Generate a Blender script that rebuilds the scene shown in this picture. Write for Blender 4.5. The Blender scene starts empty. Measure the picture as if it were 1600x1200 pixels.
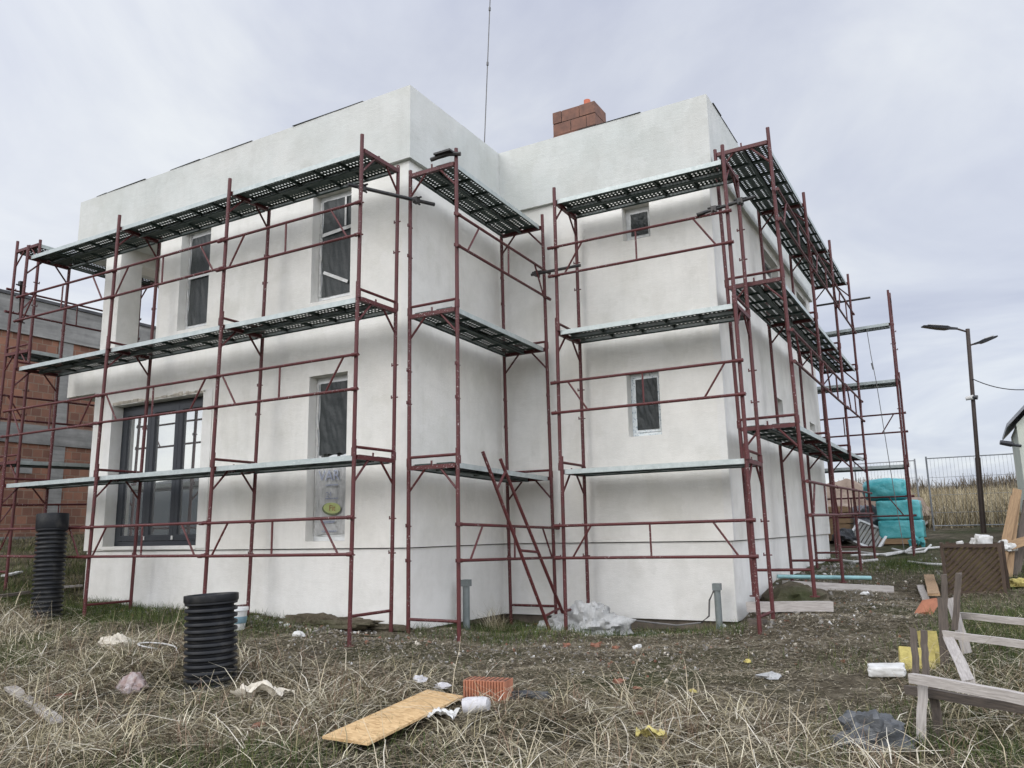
import bpy, math, random
import numpy as np
from mathutils import Vector, Matrix, Euler, noise
random.seed(7); rng = np.random.default_rng(11)
R = math.radians
S = bpy.context.scene
COL = S.collection

# ------------------------------------------------------------------ camera
CAM = np.array([6.035, -8.017, 1.179]); YAW, PIT, ROL, FPX = -0.515, 0.184, -0.02, 1249.65
import os
_f = np.array([math.sin(YAW)*math.cos(PIT), math.cos(YAW)*math.cos(PIT), math.sin(PIT)])
_r = np.array([math.cos(YAW), -math.sin(YAW), 0.0]); _u = np.cross(_r, _f)
_c, _s = math.cos(ROL), math.sin(ROL)
RR, UU, FF = _c*_r+_s*_u, -_s*_r+_c*_u, _f
cd = bpy.data.cameras.new('camera'); cam = bpy.data.objects.new('camera', cd); COL.objects.link(cam)
cam.matrix_world = Matrix(((RR[0], UU[0], -FF[0], CAM[0]), (RR[1], UU[1], -FF[1], CAM[1]), (RR[2], UU[2], -FF[2], CAM[2]), (0, 0, 0, 1)))
cd.sensor_width = 36; cd.lens = FPX/1600*36; cd.clip_end = 3000; cd.clip_start = .05
S.camera = cam

def ray(x, y): return RR*((x-800)/FPX) + UU*((600-y)/FPX) + FF
def onY(x, y, Y): d = ray(x, y); return Vector(CAM + d*(Y-CAM[1])/d[1])
def onX(x, y, X): d = ray(x, y); return Vector(CAM + d*(X-CAM[0])/d[0])
def onZ(x, y, Z): d = ray(x, y); return Vector(CAM + d*(Z-CAM[2])/d[2])

# ------------------------------------------------------------------ terrain
CT = np.array([(-6.6,0,.24),(-4.8,-.2,.16),(-2.4,-.2,.13),(0,-.2,.03),(.3,1,-.06),(.2,2.2,-.1),(1.5,2.3,-.14),(2.8,2.3,-.13),(3.3,2.1,.0),
 (1.5,1.3,-.06),(3.8,1.4,.0),(4.3,2.3,.12),(4.3,5,.26),(4.3,7.4,.42),(4.3,9.9,.5),(4.9,10.6,.55),(3.4,4.8,.38),(3.4,9.9,.5),
 (-5,-1.6,.08),(-7.6,-.6,.42),(-9,2,.75),(-14,3.6,1.3),(-14,-2,1.0),(-14,10,1.7),(-2,-2,0),
 (-.1,-2.7,-.17),(3.2,-3.2,-.35),(5.6,-1.6,-.3),(6,-6,-.42),(6,-9,-.45),(0,-6,-.38),(10,-4,-.35),(5.3,1,-.1),(5.3,5,.16),(6.4,5.2,.2),(9,5,.25),(9,0,-.1),
 (-8,-6,-.1),(6,15,1.0),(9,15,1.0),(3,15,.95),(8,22,1.4),(3,22,1.4),(12,22,1.4),(7,47,2.7),(22,47,2.7),(-8,47,2.7),
 (10,80,2.5),(-60,0,3),(0,-60,-1.5),(60,-60,-2),(-60,-60,0),(60,30,2),(-60,50,4),(0,250,-4),(250,0,-4),(-250,0,2),(0,-250,-2),(250,250,-5),(-250,250,0),(250,-250,-4),(-250,-250,0),(-700,0,0),(700,0,-6),(0,700,-8),(0,-700,-3)], float)
def _ph(d2): return np.sqrt(d2)            # biharmonic-like, gentle between the controls
_n = len(CT); _A = np.zeros((_n+3, _n+3))
_d2 = ((CT[:, None, :2]-CT[None, :, :2])**2).sum(-1)
_A[:_n, :_n] = _ph(_d2+.05); _A[:_n, _n] = 1; _A[:_n, _n+1:] = CT[:, :2]; _A[_n:, :_n] = _A[:_n, _n:].T
_W = np.linalg.solve(_A, np.concatenate([CT[:, 2], np.zeros(3)]))
def terr(x, y):
    x = np.atleast_1d(np.asarray(x, float)); y = np.atleast_1d(np.asarray(y, float)); out = np.empty(len(x))
    for i in range(0, len(x), 20000):
        a, b = x[i:i+20000], y[i:i+20000]
        d2 = (a[:, None]-CT[None, :, 0])**2+(b[:, None]-CT[None, :, 1])**2
        z = _ph(d2+.05)@_W[:_n]+_W[_n]+_W[_n+1]*a+_W[_n+2]*b
        near = np.clip(1-np.hypot(a-2, b)/30, 0, 1)
        z += near*(.018*np.sin(a*4.1+b*1.7)+.015*np.sin(b*5.3-a*2.2)+.012*np.sin(a*9.7+2)*np.sin(b*8.3))
        out[i:i+20000] = z
    return out
def tz(x, y): return float(terr(x, y)[0])
def G(px, py, dz=0.):
    d = ray(px, py); t = np.concatenate([np.arange(2, 16, .02), np.arange(16, 60, .1)]); P = CAM+t[:, None]*d
    k = int(np.argmax(P[:, 2] < terr(P[:, 0], P[:, 1])+dz)); p = P[k]
    return Vector((p[0], p[1], tz(p[0], p[1])))

# ------------------------------------------------------------------ materials
def nodes(name):
    m = bpy.data.materials.new(name); m.use_nodes = True
    nt = m.node_tree; return m, nt, nt.nodes, nt.links, nt.nodes['Principled BSDF']
def coords(nt, scale=(1, 1, 1), rnd=True, kind='Object'):
    N, L = nt.nodes, nt.links
    tc = N.new('ShaderNodeTexCoord'); mp = N.new('ShaderNodeMapping'); mp.inputs['Scale'].default_value = scale
    if rnd:
        oi = N.new('ShaderNodeObjectInfo'); mm = N.new('ShaderNodeVectorMath'); mm.operation = 'SCALE'; mm.inputs[0].default_value = (37, 51, 23)
        L.new(oi.outputs['Random'], mm.inputs['Scale']); va = N.new('ShaderNodeVectorMath')
        L.new(tc.outputs[kind], va.inputs[0]); L.new(mm.outputs[0], va.inputs[1]); L.new(va.outputs[0], mp.inputs['Vector'])
    else: L.new(tc.outputs[kind], mp.inputs['Vector'])
    return mp.outputs['Vector']
def nz(nt, vec, scale, detail=5, rough=.6):
    n = nt.nodes.new('ShaderNodeTexNoise'); n.inputs['Scale'].default_value = scale; n.inputs['Detail'].default_value = detail
    n.inputs['Roughness'].default_value = rough; nt.links.new(vec, n.inputs['Vector']); return n.outputs['Fac']
def ramp(nt, fac, stops):
    r = nt.nodes.new('ShaderNodeValToRGB'); e = r.color_ramp.elements
    while len(e) < len(stops): e.new(.5)
    for i, (p, c) in enumerate(stops): e[i].position = p; e[i].color = (*c, 1) if len(c) == 3 else c
    nt.links.new(fac, r.inputs['Fac']); return r.outputs['Color']
def mix(nt, fac, a, b):
    m = nt.nodes.new('ShaderNodeMix'); m.data_type = 'RGBA'
    for sock, v in ((m.inputs['Factor'], fac), (m.inputs[6], a), (m.inputs[7], b)):
        if hasattr(v, 'node'): nt.links.new(v, sock)
        elif isinstance(v, (int, float)): sock.default_value = v
        else: sock.default_value = (*v, 1)
    return m.outputs[2]
def bump(nt, b, h, dist, st=1.):
    n = nt.nodes.new('ShaderNodeBump'); n.inputs['Distance'].default_value = dist; n.inputs['Strength'].default_value = st
    nt.links.new(h, n.inputs['Height']); nt.links.new(n.outputs['Normal'], b.inputs['Normal'])
def simple(name, c1, c2=None, scale=8, rough=.6, metal=0., bmp=0., stretch=(1, 1, 1), lo=.35, hi=.65, spec=None):
    m, nt, N, L, b = nodes(name)
    v = coords(nt, stretch)
    f = nz(nt, v, scale)
    if c2 is None: c2 = tuple(x*.75 for x in c1)
    L.new(ramp(nt, f, [(lo, c1), (hi, c2)]), b.inputs['Base Color'])
    b.inputs['Roughness'].default_value = rough; b.inputs['Metallic'].default_value = metal
    if spec is not None: b.inputs['Specular IOR Level'].default_value = spec
    if bmp: bump(nt, b, f, bmp)
    return m

def m_plaster(name, base, warm, dirt=.07):
    m, nt, N, L, b = nodes(name)
    v = coords(nt, rnd=False)
    c = ramp(nt, nz(nt, v, .55, 6, .65), [(.33, base), (.68, warm)])
    vs = coords(nt, (3.2, 3.2, .35), False)
    streak = ramp(nt, nz(nt, vs, 1.3, 6, .7), [(.50, (1, 1, 1)), (.74, (1-dirt,)*3)])  # added gain on the unseen sky behind and overhead, to lift the walls
    mm = N.new('ShaderNodeMix'); mm.data_type = 'RGBA'; mm.blend_type = 'MULTIPLY'; mm.inputs['Factor'].default_value = 1  # also brightens the unseen sky to the right, an added fill for shaded walls
    L.new(c, mm.inputs[6]); L.new(streak, mm.inputs[7])
    patch = ramp(nt, nz(nt, v, 1.7, 7, .7), [(.40, (1, 1, 1)), (.68, (.87, .868, .855))])
    edge = ramp(nt, nz(nt, coords(nt, (1, 1, .8), False), .9, 5, .55), [(.40, (.955, .955, .95)), (.415, (1, 1, 1)), (.57, (1, 1, 1)), (.582, (.965, .965, .955))])
    m3 = N.new('ShaderNodeMix'); m3.data_type = 'RGBA'; m3.blend_type = 'MULTIPLY'; m3.inputs['Factor'].default_value = 1
    L.new(mm.outputs[2], m3.inputs[6]); L.new(edge, m3.inputs[7])
    m2 = N.new('ShaderNodeMix'); m2.data_type = 'RGBA'; m2.blend_type = 'MULTIPLY'; m2.inputs['Factor'].default_value = 1
    L.new(m3.outputs[2], m2.inputs[6]); L.new(patch, m2.inputs[7])
    L.new(m2.outputs[2], b.inputs['Base Color']); b.inputs['Roughness'].default_value = .9
    b.inputs['Specular IOR Level'].default_value = .2
    h = N.new('ShaderNodeMath'); h.operation = 'ADD'; L.new(nz(nt, v, 90, 3), h.inputs[0]); L.new(nz(nt, coords(nt, (1.5, 1.5, 4), False), 4, 5, .65), h.inputs[1])
    bump(nt, b, h.outputs[0], .004)
    return m
P_WALL = m_plaster('white_plaster', (.69, .68, .635), (.755, .735, .68))
P_PAR = m_plaster('grey_white_render', (.54, .56, .53), (.60, .60, .565), .06)
P_PLI = m_plaster('plinth_render', (.68, .675, .64), (.74, .725, .685), .05)
M_GROOVE = simple('dark_joint', (.16, .16, .16), (.11, .11, .11))
M_FOUND = simple('raw_foundation', (.16, .13, .10), (.09, .075, .06), 5, .95, 0, .02)
M_MEMB = simple('roof_membrane', (.03, .03, .032), (.06, .06, .06), 6, .7)

def m_scaf():
    m, nt, N, L, b = nodes('oxide_red_paint')
    v = coords(nt)
    c = ramp(nt, nz(nt, v, 5, 6, .7), [(.3, (.058, .0095, .0095)), (.55, (.084, .0125, .0125)), (.75, (.043, .014, .010))])
    s = ramp(nt, nz(nt, v, 46, 4, .75), [(.615, (0, 0, 0)), (.635, (1, 1, 1))])
    s2 = ramp(nt, nz(nt, v, 1.3, 2), [(.47, (.0, .0, .0)), (.58, (1, 1, 1))])
    mu = N.new('ShaderNodeMath'); mu.operation = 'MULTIPLY'; L.new(s, mu.inputs[0]); L.new(s2, mu.inputs[1])
    L.new(mix(nt, mu.outputs[0], c, (.52, .50, .47)), b.inputs['Base Color'])
    b.inputs['Roughness'].default_value = .55; bump(nt, b, s, .0015)
    return m
M_RED = m_scaf()
M_TIE = simple('black_tube_steel', (.02, .022, .024), (.05, .045, .04), 12, .5, .3)
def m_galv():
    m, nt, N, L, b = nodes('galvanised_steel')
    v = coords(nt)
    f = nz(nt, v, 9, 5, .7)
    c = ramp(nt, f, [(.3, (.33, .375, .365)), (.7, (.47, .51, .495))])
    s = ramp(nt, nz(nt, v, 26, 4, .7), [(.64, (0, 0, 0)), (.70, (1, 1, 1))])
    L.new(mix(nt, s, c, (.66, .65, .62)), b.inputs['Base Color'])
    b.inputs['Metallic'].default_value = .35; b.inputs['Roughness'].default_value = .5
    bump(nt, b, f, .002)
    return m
M_GALV = m_galv()
M_GALVD = simple('shade_toned_zinc', (.03, .05, .043), (.07, .095, .085), 7, .6, .3, .002)  # zinc darkened in colour to paint in the shade below the decks
M_ANTH = simple('anthracite_frame', (.022, .026, .032), (.03, .034, .04), 20, .4)
M_PVC = simple('white_window_profile', (.70, .71, .70), (.58, .59, .58), 14, .45, 0, .002)
def m_taped():
    m, nt, N, L, b = nodes('taped_profile')
    v = coords(nt, rnd=False)
    s = ramp(nt, nz(nt, v, 24, 4, .8), [(.53, (.70, .74, .74)), (.62, (.22, .30, .36)), (.70, (.10, .12, .13))])
    L.new(s, b.inputs['Base Color']); b.inputs['Roughness'].default_value = .5
    return m
M_TAPED = m_taped()
def m_film():
    m, nt, N, L, b = nodes('dark_plastic_film')
    v = coords(nt, (1, 1, 1), False)
    mp2 = coords(nt, (7, 7, 1.6), False)
    h = N.new('ShaderNodeMath'); h.operation = 'ADD'; L.new(nz(nt, mp2, 1.4, 6, .7), h.inputs[0]); L.new(nz(nt, v, 5, 5, .7), h.inputs[1])
    b.inputs['Base Color'].default_value = (.034, .039, .039, 1); b.inputs['Roughness'].default_value = .42; b.inputs['Specular IOR Level'].default_value = .28
    bump(nt, b, h.outputs[0], .012); return m
M_FILM = m_film()
def m_sheet():
    m, nt, N, L, b = nodes('milky_plastic_sheet')
    v = coords(nt, (5, 5, 1.5))
    f = nz(nt, v, 2.2, 7, .72)
    L.new(ramp(nt, f, [(.3, (.27, .275, .27)), (.6, (.48, .48, .465))]), b.inputs['Base Color'])
    b.inputs['Roughness'].default_value = .28; bump(nt, b, f, .04)
    return m
M_SHEET = m_sheet()
m, nt, N, L, b = nodes('coated_glass'); b.inputs['Base Color'].default_value = (.55, .56, .55, 1); b.inputs['Metallic'].default_value = .85; b.inputs['Roughness'].default_value = .015
M_GLASS = m
def m_brick(name, bw, bh, c1, c2, mortar, axis):
    m, nt, N, L, b = nodes(name)
    tc = N.new('ShaderNodeTexCoord'); sp = N.new('ShaderNodeSeparateXYZ'); cb = N.new('ShaderNodeCombineXYZ')
    L.new(tc.outputs['Object'], sp.inputs[0])
    ad = N.new('ShaderNodeMath'); L.new(sp.outputs['X'], ad.inputs[0]); L.new(sp.outputs['Y'], ad.inputs[1])
    L.new(ad.outputs[0], cb.inputs['X']); L.new(sp.outputs['Z'], cb.inputs['Y'])
    t = N.new('ShaderNodeTexBrick'); L.new(cb.outputs[0], t.inputs['Vector'])
    t.inputs['Scale'].default_value = 1; t.inputs['Brick Width'].default_value = bw; t.inputs['Row Height'].default_value = bh
    t.inputs['Mortar Size'].default_value = .012; t.inputs['Color1'].default_value = (*c1, 1); t.inputs['Color2'].default_value = (*c2, 1); t.inputs['Mortar'].default_value = (*mortar, 1)
    v = coords(nt, rnd=False)
    n = ramp(nt, nz(nt, v, 1.6, 6, .7), [(.3, (.72, .72, .72)), (.7, (1.15, 1.1, 1.05))])
    mm = N.new('ShaderNodeMix'); mm.data_type = 'RGBA'; mm.blend_type = 'MULTIPLY'; mm.inputs['Factor'].default_value = 1
    L.new(t.outputs['Color'], mm.inputs[6]); L.new(n, mm.inputs[7]); L.new(mm.outputs[2], b.inputs['Base Color'])
    b.inputs['Roughness'].default_value = .9
    w = N.new('ShaderNodeTexWave'); w.inputs['Scale'].default_value = 26; w.bands_direction = 'X'; L.new(cb.outputs[0], w.inputs['Vector'])
    ms = N.new('ShaderNodeMath'); ms.operation = 'MULTIPLY_ADD'; L.new(w.outputs['Fac'], ms.inputs[0]); ms.inputs[1].default_value = .25
    inv = N.new('ShaderNodeMath'); inv.operation = 'SUBTRACT'; inv.inputs[0].default_value = 1; L.new(t.outputs['Fac'], inv.inputs[1]); L.new(inv.outputs[0], ms.inputs[2])
    bump(nt, b, ms.outputs[0], .012)
    return m
M_BRICK = m_brick('hollow_brick_wall', .25, .205, (.285, .14, .088), (.165, .08, .054), (.25, .175, .125), 'y')
M_CLAY = simple('clay_block', (.42, .175, .10), (.30, .12, .068), 7, .9, 0, .004)
M_SHARD = simple('dusty_clay_shard', (.24, .105, .065), (.15, .075, .05), 14, .95, 0, .01)
M_CLAYD = simple('brown_clay_block', (.22, .11, .075), (.13, .072, .055), 6, .9, 0, .004)
M_FLUE = simple('terracotta_flue', (.55, .15, .08), (.45, .12, .06), 9, .7)
def m_conc():
    m, nt, N, L, b = nodes('shuttered_concrete')
    v = coords(nt, rnd=False); vs = coords(nt, (.5, .5, 7), False)
    c = ramp(nt, nz(nt, v, 1.1, 7, .7), [(.3, (.14, .138, .128)), (.7, (.30, .295, .27))])
    g = ramp(nt, nz(nt, vs, 1.5, 5), [(.35, (.7, .7, .7)), (.65, (1.05, 1.05, 1.05))])
    mm = N.new('ShaderNodeMix'); mm.data_type = 'RGBA'; mm.blend_type = 'MULTIPLY'; mm.inputs['Factor'].default_value = 1
    L.new(c, mm.inputs[6]); L.new(g, mm.inputs[7]); L.new(mm.outputs[2], b.inputs['Base Color']); b.inputs['Roughness'].default_value = .9
    return m
M_CONC = m_conc()
M_BLK = simple('black_corrugated_plastic', (.006, .007, .009), (.05, .048, .043), 5, .5, lo=.5, hi=.85, spec=.3)
def wood(name, c1, c2, rough=.85): return simple(name, c1, c2, 6, rough, 0, .006, (1.2, 14, 14), .3, .7)
M_WGREY = wood('weathered_grey_wood', (.50, .465, .43), (.31, .28, .255))
M_WDARK = wood('old_brown_wood', (.125, .10, .08), (.06, .05, .042))
M_WTAN = wood('raw_tan_wood', (.36, .24, .13), (.22, .14, .08))
M_LATT = wood('brown_lattice_wood', (.085, .055, .036), (.045, .032, .025))
def m_osb():
    m, nt, N, L, b = nodes('osb_board')
    v = coords(nt, (1, 2.2, 1))
    vo = N.new('ShaderNodeTexVoronoi'); vo.inputs['Scale'].default_value = 26; L.new(v, vo.inputs['Vector'])
    c = ramp(nt, vo.outputs['Color'], [(.2, (.50, .33, .16)), (.5, (.62, .43, .22)), (.85, (.40, .25, .11))])
    L.new(c, b.inputs['Base Color']); b.inputs['Roughness'].default_value = .8; bump(nt, b, nz(nt, v, 40), .003)
    return m
M_OSB = m_osb()
M_TEAL = simple('teal_stretch_film', (.06, .36, .385), (.13, .47, .48), 5, .25, 0, .03)
M_TEALP = simple('teal_pipe_plastic', (.25, .45, .45), (.2, .36, .36), 9, .4)
M_WHITE = simple('dirty_white_foam', (.62, .62, .60), (.46, .45, .42), 9, .8, 0, .01)
M_CREAM = simple('cream_plaster_lump', (.62, .57, .47), (.45, .41, .34), 10, .85, 0, .02)
M_PAPER = simple('grey_paper_cup', (.55, .54, .54), (.42, .41, .42), 14, .6, 0, .01)
M_YEL = simple('yellow_mineral_wool', (.52, .44, .15), (.36, .30, .10), 16, .95, 0, .02)
M_BAG = simple('black_bin_bag', (.022, .024, .027), (.04, .042, .045), 7, .33, 0, .03)
M_BAGG = simple('grey_rubber_bag', (.055, .06, .065), (.09, .095, .10), 7, .45, 0, .03)
M_SAND = simple('sandy_soil_heap', (.33, .255, .20), (.22, .165, .125), 4, .95, 0, .04)
M_STUB = simple('grey_green_pipe', (.17, .19, .185), (.12, .14, .135), 9, .55)
M_CABLE = simple('grey_cable', (.10, .10, .10), (.16, .15, .14), 9, .6)
M_FENCE = simple('fence_wire_zinc', (.20, .21, .22), (.30, .31, .32), 9, .5, .5)
M_POLE = simple('dark_brown_pole_paint', (.03, .018, .014), (.045, .03, .022), 6, .5)
M_LAMP = simple('black_lamp_casing', (.018, .02, .024), (.03, .03, .034), 9, .45)
M_LENS = simple('led_lens', (.45, .45, .43), (.35, .35, .34), 9, .2)
M_SHED = simple('pale_green_panel', (.55, .58, .50), (.46, .49, .43), 4, .7)
M_ROOFG = simple('grey_sheet_roof', (.17, .18, .20), (.23, .24, .26), 4, .45, .3)
M_PRINT = simple('faded_grey_print', (.20, .225, .30), (.32, .34, .40), 30, .5)
M_LOGO = simple('lime_print', (.38, .42, .15), (.30, .35, .13), 20, .5)
M_LOGOD = simple('olive_print', (.07, .09, .04), (.10, .12, .05), 20, .5)
M_LOGOT = simple('brown_red_print', (.30, .12, .05), (.22, .1, .04), 20, .5)
M_HILL = simple('hill_brush', (.035, .045, .05), (.06, .065, .06), .05, .95)

# ------------------------------------------------------------------ mesh building
class MB:
    def __init__(s): s.v = []; s.f = []; s.m = []
    def add(s, vs, fs, mi=0):
        o = len(s.v); s.v += [tuple(x) for x in vs]; s.f += [tuple(i+o for i in f) for f in fs]; s.m += [mi]*len(fs); return s
    def box(s, x0, y0, z0, x1, y1, z1, mi=0, M=None):
        vs = [Vector((x, y, z)) for z in (z0, z1) for y in (y0, y1) for x in (x0, x1)]
        if M: vs = [M@v for v in vs]
        return s.add(vs, [(0, 2, 3, 1), (4, 5, 7, 6), (0, 1, 5, 4), (2, 6, 7, 3), (0, 4, 6, 2), (1, 3, 7, 5)], mi)
    def tube(s, pts, r, n=8, mi=0, cap=True):
        pts = [Vector(p) for p in pts]; rings = []
        rs = r if isinstance(r, (list, tuple)) else [r]*len(pts)
        for i, p in enumerate(pts):
            t = (pts[min(i+1, len(pts)-1)]-pts[max(i-1, 0)]).normalized()
            a = Vector((0, 0, 1)) if abs(t.z) < .9 else Vector((1, 0, 0))
            u = t.cross(a).normalized(); w = t.cross(u)
            rings.append([p+u*(rs[i]*math.cos(2*math.pi*k/n))+w*(rs[i]*math.sin(2*math.pi*k/n)) for k in range(n)])
        fs = []
        for i in range(len(pts)-1):
            for k in range(n): fs.append((i*n+k, i*n+(k+1) % n, (i+1)*n+(k+1) % n, (i+1)*n+k))
        if cap: fs += [tuple(range(n-1, -1, -1)), tuple(range((len(pts)-1)*n, len(pts)*n))]
        return s.add([v for r_ in rings for v in r_], fs, mi)
    def lathe(s, prof, n=32, c=(0, 0, 0), mi=0):
        vs = []; fs = []
        for (r, z) in prof:
            for k in range(n): vs.append((c[0]+r*math.cos(2*math.pi*k/n), c[1]+r*math.sin(2*math.pi*k/n), c[2]+z))
        for i in range(len(prof)-1):
            for k in range(n): fs.append((i*n+k, i*n+(k+1) % n, (i+1)*n+(k+1) % n, (i+1)*n+k))
        return s.add(vs, fs, mi)
    def prism(s, poly, z0, z1, mi=0):
        n = len(poly); vs = [(x, y, z0) for x, y in poly]+[(x, y, z1) for x, y in poly]
        return s.add(vs, [(i, (i+1) % n, n+(i+1) % n, n+i) for i in range(n)]+[tuple(range(n-1, -1, -1)), tuple(range(n, 2*n))], mi)
    def quad(s, a, b, c, d, mi=0): return s.add([a, b, c, d], [(0, 1, 2, 3)], mi)
    def mesh(s, name, mats, off=(0, 0, 0), smooth=False):
        me = bpy.data.meshes.new(name); o = Vector(off)
        me.from_pydata([tuple(Vector(v)-o) for v in s.v], [], s.f)
        mats = mats if isinstance(mats, (list, tuple)) else [mats]
        for m in mats: me.materials.append(m)
        if len(mats) > 1: me.polygons.foreach_set('material_index', s.m)
        if smooth:
            me.polygons.foreach_set('use_smooth', [True]*len(me.polygons))
            try: me.set_sharp_from_angle(angle=R(40))
            except Exception: pass
        me.update(); return me

def root_of(o):
    while o.parent: o = o.parent
    return o
def thing(name, label, cat, loc=(0, 0, 0), group=None, rot=(0, 0, 0)):
    o = bpy.data.objects.new(name, None); COL.objects.link(o); o.location = loc; o.rotation_euler = rot; o.empty_display_size = .1
    o['label'] = label; o['category'] = cat
    if group: o['group'] = group
    return o
def part(name, mb, mat, parent, smooth=False, label=None, local=False):
    off = (0, 0, 0) if local else root_of(parent).location
    o = bpy.data.objects.new(name, mb.mesh(name, mat, off, smooth)); COL.objects.link(o); o.parent = parent
    if label: o['label'] = label
    return o
def solo(name, mb, mat, label, cat, group=None, smooth=False, loc=(0, 0, 0), rot=(0, 0, 0), off=None):
    o = bpy.data.objects.new(name, mb.mesh(name, mat, off if off is not None else (0, 0, 0), smooth)); COL.objects.link(o)
    o.location = off if off is not None else loc; o.rotation_euler = rot; o['label'] = label; o['category'] = cat
    if group: o['group'] = group
    return o
def structure(name, mb, mat, kind='structure', smooth=False):
    o = bpy.data.objects.new(name, mb.mesh(name, mat, (0, 0, 0), smooth)); COL.objects.link(o); o['kind'] = kind; return o
def dup(root, loc, rot, label, group):
    r = root.copy(); COL.objects.link(r); r.location = loc; r.rotation_euler = rot; r['label'] = label; r['group'] = group
    for ch in root.children:
        c = ch.copy(); COL.objects.link(c); c.parent = r
        for g in ch.children:
            d = g.copy(); COL.objects.link(d); d.parent = c
    return r

# ------------------------------------------------------------------ the house
D, W, E_, H, HB, BAND, DB, L = 2.361, 3.396, .062, 7.2, 6.145, 1.027, 10.38, 7.38
XL = -6.60                                    # ground-floor end of the long facade
house = thing('house', 'white unfinished flat-roofed two-storey house wrapped in red scaffolding', 'house', (-2, 5, 0))

def facade(mb, origin, ux, nrm, us, zs, holes, depth, mi=0):
    """plane with rectangular holes and their reveals; holes = (u0,u1,z0,z1)"""
    us = sorted(set(us+[h[0] for h in holes]+[h[1] for h in holes])); zs = sorted(set(zs+[h[2] for h in holes]+[h[3] for h in holes]))
    o = Vector(origin); ux = Vector(ux); n = Vector(nrm); up = Vector((0, 0, 1))
    P = lambda u, z, d=0: o+ux*u+up*z-n*d
    for i in range(len(us)-1):
        for j in range(len(zs)-1):
            uc, zc = (us[i]+us[i+1])/2, (zs[j]+zs[j+1])/2
            if any(h[0] < uc < h[1] and h[2] < zc < h[3] for h in holes): continue
            mb.quad(P(us[i], zs[j]), P(us[i+1], zs[j]), P(us[i+1], zs[j+1]), P(us[i], zs[j+1]), mi)
    for (a, b, c, d) in holes:
        mb.quad(P(a, c), P(a, d), P(a, d, depth), P(a, c, depth), mi); mb.quad(P(b, c, depth), P(b, d, depth), P(b, d), P(b, c), mi)
        mb.quad(P(a, d), P(b, d), P(b, d, depth), P(a, d, depth), mi); mb.quad(P(a, c, depth), P(b, c, depth), P(b, c), P(a, c), mi)

YF = E_; YR = D+E_; XS = -E_; XR = W-E_; YB = DB
DOOR = (-6.10, -3.90, 1.09, 3.36); W1 = (-1.76, -1.07, 1.12, 3.36); W2 = (-1.78, -1.06, 4.42, 6.05); W3 = (-4.62, -3.93, 4.42, 6.08)
W4 = (1.98, 2.46, 2.46, 3.37); W5 = (2.03, 2.45, 5.31, 5.84)
S1 = (5.9, 6.35, 3.05, 3.36); S2 = (9.0, 9.65, 3.12, 3.28); S3 = (5.7, 6.95, 5.55, 6.0); S4 = (8.8, 9.9, 5.55, 6.0)
LOG = 3.63                                    # underside of the loggia slab
mb = MB(); facade(mb, (0, YF, 0), (1, 0, 0), (0, -1, 0), [XL, XS], [BAND, LOG], [DOOR, W1], .24)
part('wall', mb, P_WALL, house)
XLW = -5.13                                   # wall beside the open loggia
mb = MB(); facade(mb, (0, YF, 0), (1, 0, 0), (0, -1, 0), [XLW, XS], [LOG, HB], [W2, W3], .24)
part('wall', mb, P_WALL, house)
mb = MB(); mb.quad((XLW, 2.6, LOG), (XLW, YF, LOG), (XLW, YF, HB), (XLW, 2.6, HB)); part('wall', mb, P_WALL, house)
mb = MB(); mb.quad((-L-.01+.06, 2.6, LOG+.5), (XLW, 2.6, LOG+.5), (XLW, 2.6, HB), (-L+.05, 2.6, HB))
part('wall', mb, P_WALL, house)
mb = MB(); mb.box(-L-.03, YF, LOG, XLW, 2.6, LOG+.52); part('balcony_slab', mb, P_WALL, house)
mb = MB(); mb.box(-6.58, YF, LOG+.52, -6.17, .47, HB); part('column', mb, P_WALL, house)
mb = MB(); mb.box(-6.578, .47, 5.905, -6.172, 2.6, HB); part('roof_beam', mb, P_WALL, house)
mb = MB()
mb.quad((XL, YF, BAND), (XL, YB, BAND), (XL, YB, LOG), (XL, YF, LOG)); mb.quad((-L+.05, 2.6, LOG), (-L+.05, YB, LOG), (-L+.05, YB, HB), (-L+.05, 2.6, HB))
mb.quad((-L+.05, 2.6, LOG), (-L+.05, YB, LOG), (XL, YB, LOG), (XL, 2.6, LOG))
part('wall', mb, P_WALL, house)
mb = MB(); facade(mb, (XS, 0, 0), (0, 1, 0), (1, 0, 0), [YF, YR], [BAND, HB], [], .2); part('wall', mb, P_WALL, house, label='shaded recess wall without windows')
mb = MB(); facade(mb, (0, YR, 0), (1, 0, 0), (0, -1, 0), [XS, XR], [BAND, HB], [W4, W5], .2); part('wall', mb, P_WALL, house)
mb = MB(); facade(mb, (XR, 0, 0), (0, 1, 0), (1, 0, 0), [YR, YB], [BAND, HB], [S1, S2, S3, S4], .2); part('wall', mb, P_WALL, house)
mb = MB(); mb.quad((XR, YB, BAND), (XL, YB, BAND), (XL, YB, HB), (XR, YB, HB)); part('wall', mb, P_WALL, house)
for bb in ((XS-.11, YF-.003, BAND, XS, YF, HB), (XR-.10, YR-.003, BAND, XR, YR, HB), (XL, YF-.003, BAND, XL+.09, YF, LOG)):
    mb = MB(); mb.box(*bb); part('corner_bead', mb, P_PLI, house)
for bb in ((XR, YR, BAND, XR+.003, YR+.10, HB), (XS, YF, BAND, XS+.003, YF+.09, HB)):
    mb = MB(); mb.box(*bb); part('corner_bead', mb, P_PLI, house)
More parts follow.
